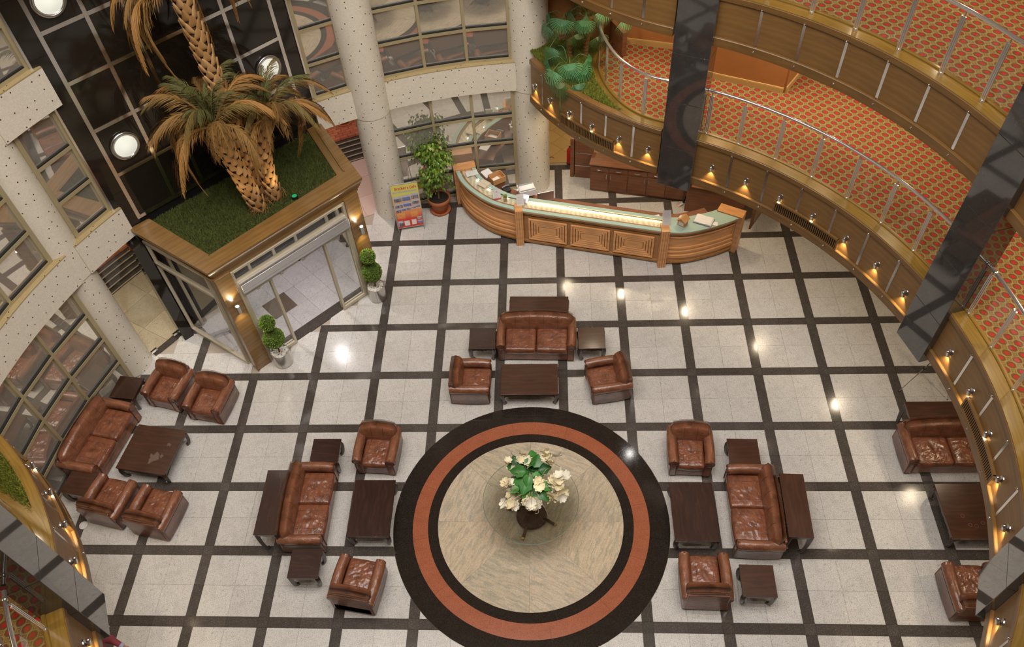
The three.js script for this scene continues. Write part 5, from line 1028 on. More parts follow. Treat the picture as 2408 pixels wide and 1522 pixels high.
  const gs = new THREE.Shape([new THREE.Vector2(-0.095, 0.15), new THREE.Vector2(0.095, 0.15), new THREE.Vector2(0, 0.225)]); mesh('gable', boxUV(new THREE.ExtrudeGeometry(gs, { depth: 0.17, bevelEnabled: false }).translate(0, 0, -0.085)), M.lightWood, ho);
  for (const s of [-1, 1]) mesh('roof_board', place(rbox(0.15, 0.012, 0.23, 0.003), s * 0.056, 0.195, 0, 0, 0, -s * 0.67), std([0.6, 0.3, 0.11], { roughness: 0.5 }), ho);
  const lab = std([1, 1, 1], { map: lines(1, 1, 6, [0.25, 0.25, 0.25]), roughness: 0.6 });
  mesh('label', [place(new THREE.PlaneGeometry(0.12, 0.09), 0, 0.075, 0.0865), place(new THREE.PlaneGeometry(0.1, 0.09), -0.0965, 0.075, 0, 0, -Math.PI / 2), place(new THREE.PlaneGeometry(0.09, 0.1), -0.0605, 0.2, 0, -Math.PI / 2, -0.0, 0).applyMatrix4(new THREE.Matrix4())], lab, ho);
  // open guest book and a card
  const gb = thing('guest_book', 'large open guest book with white pages on the right desk curve', 'book', [4.05, 1.12, -7.12], -0.45);
  mesh('cover', rbox(0.44, 0.012, 0.3, 0.004, 0, 0.006, 0), M.grey, gb); for (const s of [-1, 1]) mesh('page_block', grid(8, 1, (u, v) => V(s * 0.21 * u, 0.014 + 0.03 * Math.sqrt(Math.max(0, 1 - u * u)) * (0.4 + u) + 0.012, (v - 0.5) * 0.28)), M.paper, gb); mesh('page_edges', [rbox(0.205, 0.028, 0.28, 0.004, -0.106, 0.024, 0), rbox(0.205, 0.02, 0.28, 0.004, 0.106, 0.02, 0)], M.paper, gb);
  tag(mesh('card', rbox(0.17, 0.006, 0.12, 0.002, 4.27, 1.124, -7.02, -0.2), M.paper), 'small white card beside the open guest book', 'card');
  // cabinets behind
  const ca = thing('cabinet', 'low brown back cabinet with four drawers and doors behind the reception', 'cabinet', [2.78, 0, -9.53], -Math.atan2(0.54, 2.41));
  mesh('carcass', rbox(2.48, 0.82, 0.45, 0.006, 0, 0.45, 0), M.cabinet, ca); mesh('worktop', rbox(2.54, 0.035, 0.5, 0.008, 0, 0.885, 0.01), M.cabinet, ca); mesh('kick', box(2.44, 0.06, 0.4, 0, 0.03, 0), M.deskTrim, ca);
  for (let i = 0; i < 5; i++) { const x = -1.0 + 0.49 * i; const dr = mesh('drawer', rbox(0.47, 0.17, 0.02, 0.004, x, 0.76, 0.23), M.cabinet, ca), dk = mesh('door', rbox(0.47, 0.57, 0.02, 0.004, x, 0.37, 0.23), M.cabinet, ca); mesh('handle', tube([V(x - 0.07, 0.76, 0.24), V(x - 0.06, 0.76, 0.27), V(x + 0.06, 0.76, 0.27), V(x + 0.07, 0.76, 0.24)], 0.009, 14), M.brushed, dr); const hx = x + (i % 2 ? -0.19 : 0.19); mesh('handle', tube([V(hx, 0.48, 0.24), V(hx, 0.49, 0.27), V(hx, 0.6, 0.27), V(hx, 0.61, 0.24)], 0.009, 14), M.brushed, dk); }
  const tc = thing('tall_cabinet', 'brown panelled cabinet with steel lines left of the low back cabinet', 'cabinet', [1.34, 0, -10.3], -0.2);
  mesh('side_post', rbox(0.1, 1.25, 0.3, 0.006, -0.24, 0.625, 0.05), M.cabinet, tc); for (let k = 0; k < 3; k++) { mesh('front_panel', rbox(0.46, 0.39, 0.3, 0.006, 0.06, 0.2 + 0.41 * k, 0.04), M.cabinet, tc); if (k) mesh('steel_line', box(0.46, 0.016, 0.01, 0.06, 0.41 * k - 0.003, 0.192), M.brushed, tc); }
  const pn = thing('counter_back', 'plain brown wooden back counter below the middle stone pillar', 'counter', [4.62, 0, -8.55], -0.3);
  mesh('front_panel', rbox(1.45, 0.8, 0.04, 0.006, -0.02, 0.4, 0.05), M.cabinet, pn); mesh('top_board', rbox(1.5, 0.04, 0.5, 0.008, -0.02, 0.82, -0.16), M.cabinet, pn); mesh('kick', box(1.4, 0.06, 0.03, -0.02, 0.03, 0.03), M.deskTrim, pn);
  const gt = thing('swing_gate', 'brown wooden swing gate standing open beside the right desk post', 'gate', [5.4, 0, -7.9], 1.0); mesh('leaf', rbox(0.75, 0.95, 0.045, 0.008, 0.36, 0.55, 0), M.cabinet, gt); mesh('inset_panel', rbox(0.55, 0.7, 0.012, 0.004, 0.36, 0.55, 0.026), M.deskTrim, gt); for (const y of [0.3, 0.8]) mesh('hinge', cyl(0.014, 0.014, 0.09, 0, y, 0, 10), M.brushed, gt);
  const sk = thing('socket_strip', 'white socket strip with a red switch on the floor behind the desk', 'socket', [3.86, 0.0, -8.93], 0.6); mesh('body', rbox(0.26, 0.04, 0.06, 0.01, 0, 0.02, 0), M.white, sk); mesh('switch', rbox(0.03, 0.012, 0.03, 0.003, -0.1, 0.044, 0), std([0.7, 0.03, 0.03], { emissive: col(0.6, 0.03, 0.03) }), sk); mesh('plug', [rbox(0.05, 0.05, 0.05, 0.01, 0.06, 0.06, 0), tube([V(0.06, 0.08, 0), V(0.12, 0.1, -0.05), V(0.2, 0.02, -0.1)], 0.006)], M.black, sk);
  const fe = thing('fire_extinguisher', 'red fire extinguisher beside the brown panelled cabinet', 'extinguisher', [1.02, 0, -10.75]); mesh('cylinder', new THREE.LatheGeometry([[0, 0], [0.08, 0], [0.085, 0.03], [0.085, 0.42], [0.06, 0.48], [0.025, 0.5], [0.025, 0.53], [0, 0.53]].map((p) => new THREE.Vector2(...p)), 24), std([0.55, 0.02, 0.015], { roughness: 0.3 }), fe); mesh('valve', [rbox(0.1, 0.03, 0.03, 0.008, 0.02, 0.55, 0), tube([V(0.02, 0.54, 0), V(0.12, 0.5, 0), V(0.11, 0.2, 0.02)], 0.01)], M.black, fe); mesh('base_ring', cyl(0.088, 0.088, 0.03, 0, 0.015, 0, 24), M.black, fe);
}

// ------------------------------------------------------------------ date palms on the entrance box
{
  const tones = [[0.31, 0.15, 0.032], [0.22, 0.115, 0.026], [0.16, 0.11, 0.024], [0.1, 0.095, 0.02]].map((c) => std(c, { roughness: 0.75 }));
  const trunkM = [[0.44, 0.24, 0.085], [0.36, 0.185, 0.06], [0.5, 0.29, 0.12]].map((c) => std(c, { roughness: 0.85 })), dark = std([0.1, 0.05, 0.02], { roughness: 0.9 });
  function frondGeo(len, droop, s) {                  // feather leaf along +z, drooping in y
    seed = s; const pos = [], n = 50, P = (t) => V(0, len * (0.5 * t - droop * t * t * t * 0.95 - 0.1 * t * t), len * (t - 0.3 * t * t * t * droop));
    const tri = (a, b, c) => pos.push(a.x, a.y, a.z, b.x, b.y, b.z, c.x, c.y, c.z);
    for (let i = 0; i < 14; i++) { const a = P(i / 14), b = P((i + 1) / 14), w0 = 0.022 * (1 - i / 15), w1 = 0.022 * (1 - (i + 1) / 15); for (const [x0, y0, x1, y1] of [[-1, 0, 0, 0.7], [0, 0.7, 1, 0], [1, 0, -1, 0]]) { const A = a.clone().add(V(x0 * w0, y0 * w0, 0)), B = a.clone().add(V(x1 * w0, y1 * w0, 0)), C = b.clone().add(V(x1 * w1, y1 * w1, 0)), D = b.clone().add(V(x0 * w1, y0 * w1, 0)); tri(A, B, C); tri(A, C, D); } }
    for (let i = 0; i < n; i++) for (const sd of [-1, 1]) {
      const t = 0.14 + 0.86 * (i + rr(0, 0.9)) / n, p = P(t), L = len * 0.3 * Math.sin(Math.PI * Math.pow(t, 0.75) * 0.85 + 0.25) * rr(0.6, 1.15), w = 0.0048, sag = rr(0.25, 0.75) + 0.35 * t;
      const q = P(Math.min(1, t + 0.02)).sub(P(t - 0.02)).normalize(), d0 = q.clone().multiplyScalar(rr(0.75, 1.05)).add(V(sd * rr(0.4, 0.62), rr(0.0, 0.22), 0)).normalize();
      const at = (k) => p.clone().addScaledVector(d0, L * k * (1 - 0.18 * k)).add(V(-sd * 0.1 * L * k * k, -L * sag * k * k, 0)), sx = V(0.35 * sd, 0.2, -0.9).multiplyScalar(w);
      const A = [0, 0.35, 0.7].map((k) => [at(k).sub(sx), at(k).add(sx)]), e = at(1);
      for (let k = 0; k < 2; k++) { tri(A[k][0], A[k + 1][0], A[k + 1][1]); tri(A[k][0], A[k + 1][1], A[k][1]); }
      tri(A[2][0], e, A[2][1]);
    }
    const g = new THREE.BufferGeometry(); g.setAttribute('position', new THREE.Float32BufferAttribute(pos, 3)); g.computeVertexNormals(); return boxUV(g);
  }
  const FG = [frondGeo(1, 0.7, 11), frondGeo(1, 0.9, 12), frondGeo(1, 0.42, 13), frondGeo(1, 1.15, 14)];
  const scaleG = (() => { const g = grid(8, 6, (u, v) => { const x = (u - 0.5) * 2, w = 0.14 * Math.pow(1 - v, 0.55) * (1 - 0.15 * v); return V(x * w, 0.21 * v - 0.05 * x * x * (1 - v), 0.03 + 0.052 * Math.sqrt(Math.max(0, v)) - 0.06 * x * x * (1 - v * 0.5)); }); return g.toNonIndexed(); })();
  boxUV(scaleG);
  function palm(label, pts, r, nF, len, s, open) {
    seed = s;
    const t = thing('date_palm', label, 'palm tree', [pts[0].x, pts[0].y, pts[0].z]), C = new THREE.CatmullRomCurve3(pts.map((p) => p.clone().sub(pts[0])));
    const L = C.getLength(), tr = mesh('trunk', new THREE.TubeGeometry(C, 40, r * 0.86, 14), dark, t);
    let k = 0; for (let y = 0.05; y < L - 0.1; y += 0.115, k++) {
      const u = y / L, p = C.getPointAt(u), d = C.getTangentAt(u), q = new THREE.Quaternion().setFromUnitVectors(V(0, 1, 0), d);
      for (let j = 0; j < 5; j++) { const a = (j + (k % 2) * 0.5) * 1.2566 + rr(-0.15, 0.15), m = mesh('leaf_base', scaleG, trunkM[Math.floor(rnd() * 3)], tr); m.quaternion.copy(q).multiply(new THREE.Quaternion().setFromAxisAngle(V(0, 1, 0), a)); m.position.copy(p).add(V(0, 0, r * 0.83).applyQuaternion(m.quaternion)); m.scale.set(r / 0.17 * rr(0.9, 1.1), rr(0.85, 1.15), 1); }
    }
    const top = C.getPoint(1), fib = [];
    for (let i = 0; i < 24; i++) { const a = rr(0, 6.3), y = rr(0.02, 0.22); fib.push(tube([V(r * Math.cos(a), y, r * Math.sin(a)), V((r + 0.06) * Math.cos(a), y + rr(0, 0.04), (r + 0.06) * Math.sin(a)), V((r + rr(0.08, 0.16)) * Math.cos(a + 0.3), y - rr(0.05, 0.14), (r + 0.1) * Math.sin(a + 0.3))], 0.004, 6, 4)); }
    mesh('root_fibres', fib, trunkM[1], t).userData.kind = 'stuff';
    for (let i = 0; i < nF; i++) {
      const a = i * 2.39996 + rr(-0.2, 0.2), e = i / nF; if (e > open[0] && 0.75 * Math.sin(a) + 0.66 * Math.cos(a) > open[1]) continue;
      const f = mesh('frond', FG[e < 0.3 ? 2 : e < 0.6 ? 0 : e < 0.8 ? 1 : 3], tones[e < 0.22 ? 3 : e < 0.45 ? (i % 2 ? 2 : 1) : i % 3 ? 0 : 1], t);
      f.position.copy(top).add(V(0, -0.1 * e, 0)); f.rotation.set(mix(-1.15, 0.3, Math.pow(e, 0.75)) + rr(-0.2, 0.2), a, rr(-0.2, 0.2), 'YXZ'); f.scale.setScalar(len * rr(0.75, 1.12) * (e < 0.15 ? 0.75 : 1));
    }
    return t;
  }
  const W3 = (u, y, w) => V(...UW(u, y, w));
  palm('brown date palm with thick scaly trunk, front left of the three on the entrance box', [W3(-0.02, 3.2, 7.95), W3(-0.1, 3.9, 8.0), W3(-0.18, 4.75, 8.05), W3(-0.24, 5.45, 8.05)], 0.15, 42, 1.6, 101, [0.62, 0.55]);
  palm('brown date palm right of the front palm, shorter crown over the right side', [W3(0.4, 3.2, 8.0), W3(0.42, 3.9, 8.03), W3(0.55, 4.6, 8.05), W3(0.9, 5.05, 8.08)], 0.14, 36, 1.45, 202, [0.6, 0.6]);
  palm('tallest date palm, its scaly trunk rising behind to the top of the photo', [W3(0.24, 3.2, 8.25), W3(0.2, 4.4, 8.27), W3(0.17, 6.0, 8.25), W3(0.13, 7.3, 8.25), W3(0.13, 7.95, 8.25)], 0.145, 40, 1.6, 303, [0.35, 0.35]);
  // green uplight in the turf
  const up = thing('uplight', 'small round green uplight in the turf beside the palm trunks', 'lamp', UW(0.68, 3.2, 7.66));
  mesh('housing', new THREE.LatheGeometry([[0, 0], [0.065, 0], [0.07, 0.1], [0.062, 0.11], [0.055, 0.1], [0, 0.1]].map((p) => new THREE.Vector2(...p)), 24), M.black, up);
  mesh('lens', cyl(0.054, 0.054, 0.006, 0, 0.1, 0, 20), new THREE.MeshStandardMaterial({ color: 0x104028, emissive: col(0.0, 0.5, 0.15), emissiveIntensity: 0.7 }), up);
  mesh('cable', tube([V(-0.05, 0.02, 0.03), V(-0.2, 0.03, 0.14), V(-0.3, 0.02, 0.05)], 0.006), M.black, up);
  const ul = UW(0.55, 3.5, 7.5); spot([ul[0], ul[1], ul[2]], UW(0.1, 4.6, 8.1), 1.6, [1, 0.72, 0.36], 48 * D2R, 0.8, 2);
  const ul2 = UW(-0.8, 3.45, 7.6); spot([ul2[0], ul2[1], ul2[2]], UW(-0.2, 5.2, 8.1), 2.2, [1, 0.72, 0.36], 50 * D2R, 0.8, 2);
}
// ------------------------------------------------------------------ two-ball topiaries in steel pots
{
  const leafG = (() => { const g = new THREE.BufferGeometry(); g.setAttribute('position', new THREE.Float32BufferAttribute([0, 0, 0, 0.009, 0.004, 0.014, 0, 0.002, 0.03, 0, 0, 0, 0, 0.002, 0.03, -0.009, 0.004, 0.014], 3)); g.computeVertexNormals(); return boxUV(g); })();
  function make(label, x, z) {
    const t = thing('topiary', label, 'topiary', [x, 0, z], 0, 'two-ball topiaries at the entrance doors');
    mesh('steel_pot', new THREE.LatheGeometry([[0, 0.01], [0.2, 0.01], [0.212, 0.02], [0.212, 0.42], [0.205, 0.43], [0.198, 0.42], [0.198, 0.36], [0, 0.36]].map((p) => new THREE.Vector2(...p)), 40), std([0.58, 0.56, 0.53], { metalness: 1, roughness: 0.3 }), t);
    mesh('pot_seam', box(0.006, 0.4, 0.004, 0.02, 0.22, 0.213), M.grey, t);
    const pg = new THREE.IcosahedronGeometry(0.026, 0), pb = [[], []];
    for (let i = 0; i < 150; i++) { const a = rr(0, 6.3), r = 0.19 * Math.sqrt(rnd()), g = pg.clone().scale(rr(0.7, 1.4), rr(0.5, 0.8), rr(0.7, 1.3)); pb[i & 1].push(place(g, r * Math.cos(a), 0.375 + rr(0, 0.02), r * Math.sin(a), rr(-0.4, 0.4), rr(0, 6), 0)); }
    pb.forEach((l, i) => { mesh('pebbles', l, M.pebble[i], t).userData.kind = 'stuff'; });
    mesh('stem', tube([V(0, 0.36, 0), V(0.008, 0.9, 0), V(0, 1.5, 0)], 0.019, 12), std([0.17, 0.075, 0.03], { roughness: 0.8 }), t);
    for (const [y, r, n] of [[0.88, 0.235, 3400], [1.4, 0.172, 2200]]) {
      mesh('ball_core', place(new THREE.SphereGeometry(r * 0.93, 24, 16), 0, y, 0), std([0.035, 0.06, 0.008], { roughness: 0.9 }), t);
      const m = []; for (let i = 0; i < n; i++) { const d = V(rr(-1, 1), rr(-1, 1), rr(-1, 1)).normalize(), q = new THREE.Quaternion().setFromUnitVectors(V(0, 0, 1), d).multiply(new THREE.Quaternion().setFromEuler(new THREE.Euler(rr(-0.9, 0.9), rr(-0.9, 0.9), rr(0, 6)))); m.push(new THREE.Matrix4().compose(d.multiplyScalar(r * rr(0.9, 0.98)).add(V(0, y, 0)), q, V(1, 1, 1).multiplyScalar(rr(0.7, 1.2)))); }
      instances('foliage_ball', leafG, std([1, 1, 1], { roughness: 0.6 }), m, t, () => { const f = rr(0.5, 1.4); return col(0.17 * f, 0.27 * f, 0.03 * f); });
    }
  }
  make('two-ball green topiary in a steel pot left of the sliding doors', -5.68, -3.98);
  make('two-ball green topiary in a steel pot right of the sliding doors', -3.72, -5.93);
}
// ------------------------------------------------------------------ potted fig tree
{
  seed = 777;
  const t = thing('potted_fig', 'leafy green fig tree in a terracotta pot left of the reception desk', 'plant', [-2.42, 0, -8.98]);
  mesh('pot', new THREE.LatheGeometry([[0, 0.03], [0.19, 0.03], [0.26, 0.36], [0.3, 0.37], [0.31, 0.46], [0.27, 0.47], [0.255, 0.4], [0, 0.4]].map((p) => new THREE.Vector2(...p)), 40), M.terra, t);
  mesh('saucer', new THREE.LatheGeometry([[0, 0], [0.24, 0], [0.28, 0.045], [0.265, 0.05], [0.23, 0.02], [0, 0.02]].map((p) => new THREE.Vector2(...p)), 36), M.terra, t);
  mesh('soil', cyl(0.256, 0.256, 0.02, 0, 0.41, 0, 28), M.soil, t);
  const st = [], tips = [];
  for (let i = 0; i < 26; i++) { const a = rr(0, 6.3), y = 0.75 + 1.35 * Math.pow(rnd(), 0.8), R = 0.16 + 0.36 * Math.sin(Math.PI * clamp((y - 0.5) / 1.9, 0.08, 0.95)); const e = V(R * Math.cos(a) * rr(0.6, 1.05), y, R * Math.sin(a) * rr(0.6, 1.05)); st.push(tube([V(0, 0.4, 0), V(0.02, y * 0.55, 0.02), e.clone().multiply(V(0.4, 0.9, 0.4)), e], 0.008, 10, 5)); tips.push(e); }
  mesh('stem', tube([V(0, 0.4, 0), V(0.02, 1, 0.01), V(0, 2.0, 0)], 0.022, 10), std([0.3, 0.2, 0.1], { roughness: 0.9 }), t);
  mesh('branches', st, std([0.24, 0.16, 0.07], { roughness: 0.9 }), t);
  const g = grid(4, 4, (u, v) => { const w = 0.034 * Math.sin(Math.PI * Math.pow(v, 0.7)), x = (u - 0.5) * 2; return V(x * w, 0.25 * Math.abs(x) * w - 0.035 * v * v, 0.1 * v); });
  const lm = [[0.12, 0.22, 0.018], [0.2, 0.3, 0.03], [0.07, 0.15, 0.014], [0.3, 0.36, 0.07]].map((c) => phy(c, { roughness: 0.35, transmission: 0.0 }));
  const mats = [];
  for (let i = 0; i < 1500; i++) { const e = tips[i % tips.length], p = e.clone().multiplyScalar(1).lerp(V(0, e.y, 0), Math.pow(rnd(), 1.6)).add(V(rr(-0.14, 0.14), rr(-0.22, 0.2), rr(-0.14, 0.14))); if (p.y < 0.55) p.y = rr(0.6, 1.2); const a = Math.atan2(p.x, p.z); mats.push([p, new THREE.Euler(rr(0.2, 1.2), a + rr(-0.9, 0.9), rr(-0.5, 0.5), 'YXZ'), rr(0.7, 1.15)]); }
  mats.sort((a, b) => b[0].clone().add(V(-2.42, 0, -8.98)).distanceTo(camera.position) * -1 + a[0].clone().add(V(-2.42, 0, -8.98)).distanceTo(camera.position));
  mats.slice(0, 300).forEach(([p, e, s]) => { const l = mesh('leaf', g, lm[Math.floor(rnd() * 4)], t); l.position.copy(p); l.rotation.copy(e); l.scale.setScalar(s); });
  instances('inner_leaves', g, std([1, 1, 1], { roughness: 0.4 }), mats.slice(300).map(([p, e, s]) => M4(p, e, V(s, s, s))), t, () => { const f = rr(0.6, 1.5); return col(0.11 * f, 0.2 * f, 0.018 * f); });
}
// ------------------------------------------------------------------ fan palms in the balcony planter
{
  seed = 4242;
  const green = [[0.055, 0.2, 0.07], [0.04, 0.13, 0.045], [0.08, 0.13, 0.03], [0.085, 0.27, 0.11]].map((c) => std(c, { roughness: 0.55 })), bark = std([0.3, 0.13, 0.035], { roughness: 0.85 });
  const fan = (droop) => { const pos = [], n = 26; for (let i = 0; i < n; i++) { const a0 = mix(-1.6, 1.6, i / n), a1 = mix(-1.6, 1.6, (i + 1) / n), am = (a0 + a1) / 2, L = 0.37 * (1 - 0.22 * Math.pow(Math.abs(am) / 1.75, 2)), f = (a, r) => V(r * Math.sin(a), (i % 2 ? 0.012 : -0.006) * (r > 0.05 ? 1 : 0) - droop * Math.pow(r / 0.36, 2.2) * 0.22, r * Math.cos(a) * (1 - 0.25 * droop * Math.pow(r / 0.36, 2))); const c = V(0, 0, 0), dd = (a1 - a0) * 0.28, p = f(a0, L * 0.34), q = f(a1, L * 0.34), g1 = f(a0 + dd, L * 0.7), g2 = f(a1 - dd, L * 0.7), e = f(am, L); g1.y -= 0.03 * droop; g2.y -= 0.03 * droop; e.y -= 0.13 * droop; e.x *= 0.92; for (const [A, B, C] of [[c, p, q], [p, g1, g2], [p, g2, q], [g1, e, g2]]) pos.push(A.x, A.y, A.z, B.x, B.y, B.z, C.x, C.y, C.z); } const g = new THREE.BufferGeometry(); g.setAttribute('position', new THREE.Float32BufferAttribute(pos, 3)); g.computeVertexNormals(); return boxUV(g); };
  const G = [fan(0.7), fan(1.2), fan(1.7)];
  const make = (label, x, z, h, leaves, lean) => {
    const t = thing('fan_palm', label, 'palm tree', [x, 4.2, z]);
    mesh('trunk', tube([V(0, 0, 0), V(lean * 0.4, h * 0.5, 0), V(lean, h, 0.02)], 0.055, 16, 12), bark, t);
    const rings = []; for (let i = 1; i < h / 0.09; i++) { const u = i * 0.09 / h; rings.push(place(new THREE.TorusGeometry(0.056, 0.012, 6, 14), lean * u * u, i * 0.09, 0, Math.PI / 2 + rr(-0.2, 0.2))); } mesh('trunk_rings', rings, std([0.2, 0.09, 0.03], { roughness: 0.9 }), t);
    for (const [a, l, y, s, k] of leaves) {
      const e = V(lean + l * Math.sin(a * D2R), h + y, -l * Math.cos(a * D2R)), f = mesh('fan_leaf', G[k % 3], green[k % 4], t);
      f.position.copy(e); f.rotation.set(rr(0.45, 0.8), Math.PI - a * D2R + rr(-0.2, 0.2), rr(-0.2, 0.2), 'YXZ'); f.scale.setScalar(s);
      mesh('leaf_stalk', tube([V(lean, h - 0.05, 0), V(lean + 0.55 * l * Math.sin(a * D2R), h + y * 0.8 + 0.1, -0.55 * l * Math.cos(a * D2R)), e], 0.009, 10, 6), green[2], t);
    }
  };
  make('green fan palm with a bare trunk at the back of the balcony planter', 1.3, -9.2, 1.0, [[80, 0.5, 0.15, 1.1, 0], [140, 0.4, 0.3, 1.0, 3], [200, 0.4, 0.1, 1.05, 0], [110, 0.75, 0.05, 1.0, 3], [250, 0.45, 0.2, 1.0, 1], [20, 0.4, 0.3, 0.9, 4], [320, 0.4, 0.2, 0.9, 1], [160, 0.6, -0.15, 1.0, 2]], 0.08);
  make('green fan palm left of the bare trunk, leaves hanging over the turf', 0.95, -9.15, 0.85, [[200, 0.35, 0.3, 1.15, 0], [250, 0.5, 0.1, 1.05, 1], [150, 0.45, 0.0, 1.0, 2], [290, 0.4, 0.2, 0.95, 5], [100, 0.35, 0.2, 0.9, 3], [220, 0.6, -0.25, 0.95, 1]], -0.05);
  make('low bushy fan palm nearest the wooden balcony front', 0.92, -8.55, 0.25, [[180, 0.35, 0.25, 1.2, 0], [225, 0.5, 0.1, 1.15, 3], [140, 0.45, 0.12, 1.1, 0], [270, 0.45, 0.15, 1.0, 1], [95, 0.4, 0.2, 1.0, 4], [200, 0.6, -0.05, 1.05, 2], [160, 0.62, -0.08, 1.1, 5], [320, 0.35, 0.3, 0.9, 1]], 0);
  make('tall fan palm whose hanging leaves reach in at the top of the photo', 1.15, -9.75, 1.9, [[180, 0.4, 0.1, 1.15, 1], [230, 0.45, 0.15, 1.1, 5], [130, 0.45, 0.1, 1.1, 1], [90, 0.4, 0.2, 1.0, 4], [280, 0.45, 0.1, 1.0, 1], [205, 0.5, -0.1, 1.0, 2], [155, 0.5, -0.1, 1.0, 2]], 0.0);
}

// ------------------------------------------------------------------ poster stand
const font = await new FontLoader().loadAsync('fonts/droid/droid_sans_bold.typeface.json');
{
  const t = thing('poster_stand', 'yellow and red cafe poster on a metal A-frame stand before the white column', 'sign', [-3.12, 0, -8.24], 0.2);
  const tilt = -0.24, print = tex(256, 420, (u, v) => {
    const y = 1 - v, hsh = hash(Math.floor(u * 128), Math.floor(y * 210), 7), photo = (x0, y0, x1, y1, k) => { if (u < x0 || u > x1 || y < y0 || y > y1) return null; const a = (y - y0) / (y1 - y0), f = fbm(u * 2 + k, y * 2, 9, 70 + k); return a < 0.35 ? lerp3([0.3, 0.36, 0.52], [0.5, 0.5, 0.56], f) : k % 3 === 1 ? lerp3([0.06, 0.1, 0.28], [0.2, 0.22, 0.36], f) : lerp3([0.05, 0.06, 0.08], [0.42, 0.34, 0.36], f * f * 1.6); };
    const ph = [[0.04, 0.265, 0.33, 0.39], [0.36, 0.255, 0.66, 0.385], [0.69, 0.235, 0.97, 0.37], [0.04, 0.43, 0.33, 0.53], [0.36, 0.42, 0.66, 0.515], [0.69, 0.385, 0.97, 0.49], [0.05, 0.55, 0.24, 0.64], [0.26, 0.54, 0.42, 0.61], [0.44, 0.535, 0.62, 0.61], [0.64, 0.53, 0.8, 0.585], [0.81, 0.515, 0.97, 0.57], [0.04, 0.84, 0.24, 0.97], [0.78, 0.79, 0.96, 0.86], [0.78, 0.88, 0.96, 0.95]];
    for (let i = 0; i < ph.length; i++) { const c = photo(...ph[i], i); if (c) return c; }
    for (const [x0, y0, x1, y1] of [[0.28, 0.85, 0.48, 0.97], [0.56, 0.84, 0.74, 0.96]]) if (u > x0 && u < x1 && y > y0 && y < y1) return (y * 60) % 1 > 0.55 && hsh > 0.3 ? [0.5, 0.3, 0.3] : [0.75, 0.7, 0.68];
    if (y > 0.66 && y < 0.78 && ((u > 0.06 && u < 0.36) || (u > 0.58 && u < 0.84)) && (y * 55) % 1 > 0.5 && hsh > 0.35) return [0.72, 0.5, 0.1];
    if (y < 0.22) return [0.62, 0.56, 0.13]; if (y < 0.42) return lerp3([0.62, 0.56, 0.13], [0.6, 0.32, 0.16], (y - 0.22) / 0.2); if (y < 0.6) return [0.55, 0.36, 0.24];
    return lerp3([0.66, 0.26, 0.1], [0.55, 0.045, 0.03], smooth(0.6, 0.85, y));
  });
  const b = new THREE.Group(); b.name = 'poster_board'; b.position.set(0, 0.09, 0.0); b.rotation.x = tilt; t.add(b);
  mesh('backing', rbox(0.7, 1.24, 0.02, 0.004, 0, 0.64, -0.012), M.alu, b);
  mesh('printed_sheet', new THREE.PlaneGeometry(0.68, 1.2).translate(0, 0.64, 0.0005), std([1, 1, 1], { map: print, roughness: 0.4 }), b);
  const word = (s, size, x, y, m, sx = 1) => { const g = new TextGeometry(s, { font, size, depth: 0.002, curveSegments: 4 }); g.scale(sx, 1, 1); g.translate(x, y, 0.001); return mesh('lettering', boxUV(g), m, b); };
  word("Brother's Cafe", 0.074, -0.25, 1.1, std([0.55, 0.02, 0.03], { roughness: 0.5 }), 0.78);
  word('BROTHERS ISKENDER BEACH', 0.036, -0.31, 1.02, std([0.25, 0.33, 0.55], { roughness: 0.5 }), 0.9);
  mesh('leg', [rod(V(-0.33, 1.3 * Math.cos(0.24), -1.3 * Math.sin(0.24)), V(-0.33, 0, 0.02), 0.012), rod(V(0.33, 1.3 * Math.cos(0.24), -1.3 * Math.sin(0.24)), V(0.33, 0, 0.02), 0.012)], M.brushed, t);
  mesh('rear_leg', [rod(V(-0.31, 1.26, -0.3), V(-0.31, 0, -0.62), 0.012), rod(V(0.31, 1.26, -0.3), V(0.31, 0, -0.62), 0.012), rod(V(-0.31, 0.3, -0.54), V(0.31, 0.3, -0.54), 0.01)], M.brushed, t);
}
// folding luggage cart leaning on the window
{
  const t = thing('hand_cart', 'folding metal hand cart with a yellow panel between the column and the fig tree', 'cart', [-2.98, 0, -9.3], 0.3);
  mesh('frame', [tube([V(-0.23, 0.1, 0.05), V(-0.23, 1.0, -0.1), V(-0.19, 1.12, -0.12), V(0.19, 1.12, -0.12), V(0.23, 1.0, -0.1), V(0.23, 0.1, 0.05)], 0.016, 60, 10), rod(V(-0.23, 0.45, 0), V(0.23, 0.45, 0), 0.012), rod(V(-0.23, 0.85, -0.08), V(0.23, 0.85, -0.08), 0.012), tube([V(-0.23, 0.1, 0.3), V(-0.23, 0.06, 0.05), V(0.23, 0.06, 0.05), V(0.23, 0.1, 0.3)], 0.014, 30)], M.brushed, t);
  mesh('yellow_panel', place(rbox(0.38, 0.46, 0.03, 0.012), 0, 0.68, -0.04, -0.16), std([0.42, 0.3, 0.03], { roughness: 0.6 }), t);
  for (const s of [-1, 1]) { const w = mesh('wheel', place(new THREE.CylinderGeometry(0.09, 0.09, 0.04, 24), s * 0.27, 0.09, -0.03, 0, 0, Math.PI / 2), M.black, t); mesh('hub', place(new THREE.CylinderGeometry(0.035, 0.035, 0.05, 16), s * 0.27, 0.09, -0.03, 0, 0, Math.PI / 2), M.brushed, w); }
}
